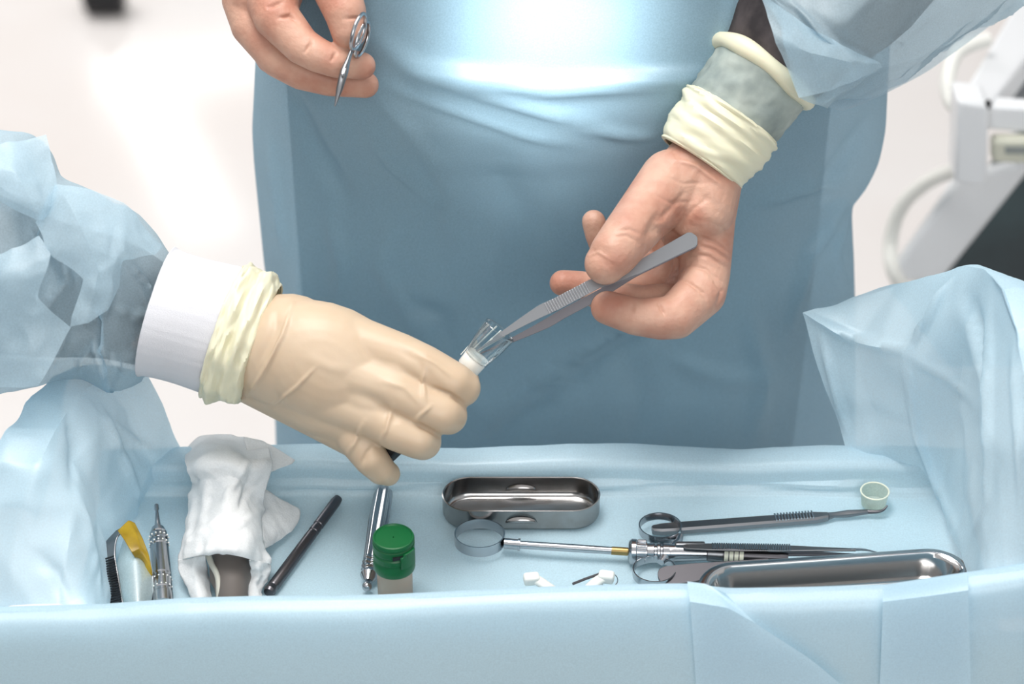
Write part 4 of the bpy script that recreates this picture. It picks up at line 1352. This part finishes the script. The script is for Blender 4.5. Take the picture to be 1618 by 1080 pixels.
def packet():
    # small packet: ribbed metal strip on the left, clear bulging film, yellow film behind
    k = px(1, 1.6)
    t = thing('blister_packet', atz(200, 940, TZ), 'opened packet with black-ribbed grey strip, clear bulging film and yellow backing', 'packet')
    # ribbed strip
    Z = lambda u, v, h: atz(u, v, TZ + h)
    S = [[Z(184, 838, .030), Z(207, 826, .034)], [Z(166, 858, .026), Z(186, 848, .032)], [Z(158, 880, .020), Z(182, 876, .026)], [Z(160, 910, .014), Z(187, 908, .020)], [Z(166, 945, .006), Z(193, 942, .012)], [Z(172, 975, .001), Z(199, 975, .005)]]
    st = mk('metal_strip', MB().grid(patch(S, 8, 8, .8)), STEEL_SATIN, t, solid=.0008)
    mb = MB()
    for i in range(19):
        v = 882 + i * 4.0
        f_ = i / 18
        u0 = 159 + 8 * f_; u1 = 180 + 12 * f_
        h = .021 - .016 * f_
        mb.tube([Z(u0, v + 3, h + .0006), Z(u1, v - 4, h + .0070)], .0006, 6)
    mk('ribs', mb, BLACK, st)
    bowl = []
    for i in range(13):
        f_ = i / 12
        v = 838 + 125 * f_
        w = 29 * math.sin(math.pi * (.08 + .72 * f_))
        c = 208 + 10 * f_
        row = []
        for j in range(13):
            g = j / 12 * 2 - 1
            row.append(Z(c + w * g, v, .010 + .014 * (1 - f_) + .008 * (1 - g * g)))
        bowl.append(row)
    mk('clear_film', MB().grid(bowl), cloth('packet_film', srgb(212, 232, 234), .45, .3, (60, .3, .001), .25), t)
    Yf = [[Z(186, 838, .036), Z(203, 822, .038), Z(213, 826, .036)], [Z(196, 852, .036), Z(214, 840, .036), Z(225, 850, .032)], [Z(208, 872, .033), Z(222, 866, .033), Z(235, 876, .028)],
          [Z(222, 895, .016), Z(230, 890, .024), Z(240, 900, .022)], [Z(224, 920, .012), Z(230, 914, .016), Z(241, 908, .018)]]
    mk('yellow_backing', MB().grid(patch(Yf, 8, 8, .3)), YELLOW_FILM, t, solid=.0004)
    Rf = [[Z(222, 925, .010), Z(242, 906, .018)], [Z(221, 950, .006), Z(243, 945, .010)], [Z(220, 975, .002), Z(243, 975, .004)]]
    mk('grey_side', MB().grid(patch(Rf, 8, 8, 0)), STEEL_SATIN, t, solid=.0006)


def towel():
    t = thing('gauze_cover', atz(350, 900, TZ), 'white gathered cloth sleeve draped over the back rim, a grey handpiece inside', 'cloth')
    Z = lambda u, v, h: atz(u, v, TZ + h)
    # upper hanging cloth over back rim, narrowing then flaring to the gathered mouth
    A = [
        [at(292, 712, .086), at(320, 694, .090), at(355, 690, .090), at(392, 696, .090), at(420, 700, .084)],
        [Z(296, 740, .047), Z(325, 726, .058), Z(360, 722, .062), Z(392, 735, .056), Z(428, 724, .050)],
        [Z(306, 765, .030), Z(330, 758, .046), Z(362, 755, .052), Z(390, 768, .044), Z(416, 775, .034)],
        [Z(300, 800, .020), Z(325, 795, .036), Z(360, 790, .046), Z(392, 800, .040), Z(412, 808, .020)],
        [Z(294, 840, .018), Z(322, 836, .036), Z(360, 830, .046), Z(398, 838, .040), Z(420, 848, .016)],
        [Z(284, 872, .016), Z(315, 868, .034), Z(355, 864, .042), Z(395, 868, .036), Z(424, 876, .014)],
        [Z(283, 886, .014), Z(310, 878, .030), Z(352, 872, .038), Z(392, 882, .032), Z(424, 892, .013)]]
    c = mk('cloth_body', MB().grid(patch(A, 14, 14, .8)), GAUZE, t, solid=.0012)
    wrinkle(c, .006, 22, 2.0)
    sculpt(c, [([(400, 715), (372, 760), (350, 800)], 5, 3), ([(310, 780), (300, 840), (292, 870)], 4, 2.5), ([(400, 735), (380, 800), (330, 835)], 5, -3), ([(345, 850), (380, 830), (405, 810)], 4, 2), ([(330, 745), (325, 800), (312, 850)], 5, 2)], both=True)
    # folded cloth behind at top right
    B = [[at(385, 690, .070), at(425, 702, .066), at(466, 727, .060)], [at(390, 712, .058), at(428, 722, .056), at(460, 733, .056)], [at(396, 742, .046), at(412, 752, .044), at(434, 742, .050)]]
    mk('cloth_corner', MB().grid(patch(B, 8, 8, .6)), GAUZE, t, solid=.001)
    # right towelling flap
    C_ = [[Z(404, 776, .024), Z(415, 772, .022), Z(440, 790, .014)], [Z(408, 810, .022), Z(430, 800, .016), Z(470, 805, .006)], [Z(414, 845, .018), Z(440, 835, .010), Z(472, 820, .004)], [Z(420, 866, .012), Z(432, 858, .006), Z(458, 840, .003)]]
    f_ = mk('towel_flap', MB().grid(patch(C_, 12, 12, .6)), GAUZE, t, solid=.0015)
    wrinkle(f_, .003, 40, 6.0)
    # side walls of the mouth
    M1 = [[Z(283, 884, .014), Z(300, 882, .022), Z(324, 878, .030)], [Z(286, 905, .010), Z(306, 902, .016), Z(328, 900, .010)], [Z(298, 930, .006), Z(314, 930, .010), Z(332, 930, .005)], [Z(308, 960, .002), Z(320, 960, .006), Z(336, 960, .002)]]
    m1 = mk('left_hem', MB().grid(patch(M1, 10, 10, .8)), GAUZE, t, solid=.001)
    wrinkle(m1, .003, 45, 1.0)
    M2 = [[Z(392, 882, .030), Z(410, 886, .022), Z(424, 890, .012)], [Z(396, 900, .018), Z(412, 904, .014), Z(423, 908, .008)], [Z(384, 920, .012), Z(402, 922, .010), Z(416, 926, .005)], [Z(380, 960, .004), Z(396, 960, .004), Z(408, 960, .002)]]
    m2 = mk('right_hem', MB().grid(patch(M2, 10, 10, .8)), GAUZE, t, solid=.001)
    wrinkle(m2, .005, 60, 3.0)
    # grey handpiece lying inside the mouth
    a, b = Z(362, 860, .014), Z(368, 965, .012)
    h = thing('covered_handpiece', b, 'dark grey rounded handpiece poking out of the white cloth sleeve with a pale cord', 'handpiece')
    g = mat('grey_plastic', srgb(98, 92, 88), 0.5)
    mk('handpiece_body', rod(a, b, [(0, .009), (.2, .0138), (.5, .0138), (.62, .0112), (.75, .0105), (1, .011)], 40), g, h)
    mk('cord', MB().tube(spline([Z(326, 868, .026), Z(334, 890, .024), Z(345, 915, .020), Z(346, 965, .014)], 8), .0020, 14), mat('cord_plastic', srgb(176, 176, 166), .45), h)


probe(); lying_tweezers(); kidney_dish(); spatula(); cap_cup(); retractor(); bottle(); steel_handpiece(); dark_rod(); straight_handpiece(); packet(); towel()


# ================================================================== dental unit in the background, right
def unit():
    Y0 = 0.62
    t = thing('dental_unit', at(1540, 297, Y0), 'white dental unit with side rail, cream latch and dark panel at the right edge', 'dental unit')
    off = Vector((0, .05, 0))
    poly = [at(1513, 160, Y0 - .006), at(1563, 167, Y0 - .006), at(1560, 297, Y0 - .006), at(1508, 290, Y0 - .006)]
    mk('end_block', MB().prism(poly, (0, .04, 0.0)), WHITE_PAINT, t, bevel=.004)
    # sloping top running away
    a, b, c, d_ = at(1513, 160, Y0), at(1564, 167, Y0), at(1735, -50, Y0 + .45), at(1655, -80, Y0 + .45)
    mk('top_cover', MB().prism([a, b, c, d_], (0, 0, -.03)), WHITE_PAINT, t, bevel=.004)
    mk('rail', MB().prism([at(1562, 168, Y0 + .01), at(1760, 180, Y0 + .01), at(1760, 222, Y0 + .01), at(1562, 205, Y0 + .01)], (0, .02, 0)), WHITE_PAINT, t, bevel=.003)
    mk('recess', MB().prism([at(1568, 172, Y0 + .46), at(1700, 10, Y0 + .46), at(1800, 10, Y0 + .46), at(1800, 200, Y0 + .46)], (0, .02, 0)), mat('grey_recess', srgb(120, 124, 128), .5), t)
    lt = mk('latch', MB().prism([at(1568, 222, Y0), at(1760, 222, Y0), at(1760, 264, Y0), at(1568, 258, Y0)], (0, .015, 0)), mat('latch_cream', srgb(206, 206, 190), .5), t, bevel=.004)
    mk('latch_slot', MB().prism([at(1588, 232, Y0 - .001), at(1760, 234, Y0 - .001), at(1760, 246, Y0 - .001), at(1588, 243, Y0 - .001)], (0, .005, 0)), mat('slot_grey', srgb(140, 146, 144), .5), lt)
    mk('hinge_pin', MB().ball(at(1561, 165, Y0 - .002), .003, .003, .005), BLACK, t)
    # white strut and dark panel below
    mk('support_panel', MB().prism([at(1400, 445, Y0 + .10), at(1478, 450, Y0 + .10), at(1634, 256, Y0 + .10), at(1515, 280, Y0 + .10)], (0, .015, 0)), WHITE_PAINT, t, bevel=.006)
    mk('seat_panel', MB().prism([at(1466, 448, Y0 + .12), at(1900, 620, Y0 + .12), at(1900, 200, Y0 + .12), at(1616, 256, Y0 + .12)], (0, .06, 0)), DARK_PANEL, t, bevel=.006)
    mk('seat_edge', MB().tube([at(1460, 450, Y0 + .11), at(1616, 254, Y0 + .11), at(1700, 150, Y0 + .11)], .010, 14), WHITE_PAINT, t)
    # pedestal down to the floor
    mk('pedestal', MB().prism([Vector((.60, 1.0, 0)), Vector((1.1, 1.0, 0)), Vector((1.1, 1.0, .62)), Vector((.60, 1.0, .62))], (0, .3, 0)), WHITE_PAINT, t, bevel=.03)
    h1 = spline([at(1560, 62, Y0 + .12), at(1515, 80, Y0 + .10), at(1498, 120, Y0 + .08), at(1502, 160, Y0 + .06), at(1530, 182, Y0 + .04)], 8)
    h2 = spline([at(1530, 262, Y0 + .06), at(1470, 285, Y0 + .1), at(1425, 325, Y0 + .12), at(1407, 380, Y0 + .12), at(1412, 430, Y0 + .1), at(1440, 470, Y0 + .1)], 8)
    tag(mk('hose', MB().tube(h1, .0072, 16), WHITE_PL, None, base=h1[-1]), 'short white hose looping above the white block of the dental unit', 'hose')
    tag(mk('hose', MB().tube(h2, .0072, 16), WHITE_PL, None, base=h2[-1]), 'longer white hose curving down below the white block behind the drape', 'hose')


unit()


def far_things():
    c = atz(165, -6, 0.03)
    t = thing('stool_caster', (c.x, c.y, 0), 'blurred black caster on the pale floor at the top left edge', 'caster')
    mk('wheel', MB().tube([c + Vector((-.035, 0, 0)), c + Vector((-.028, 0, 0)), c + Vector((.028, 0, 0)), c + Vector((.035, 0, 0))], [.022, .03, .03, .022], 28), BLACK, t)
    mk('fork', MB().box(c + Vector((0, .005, .035)), .03, .03, .03), BLACK, t, bevel=.005)


far_things()

for o in bpy.data.objects:
    if '_b' in o:
        del o['_b']
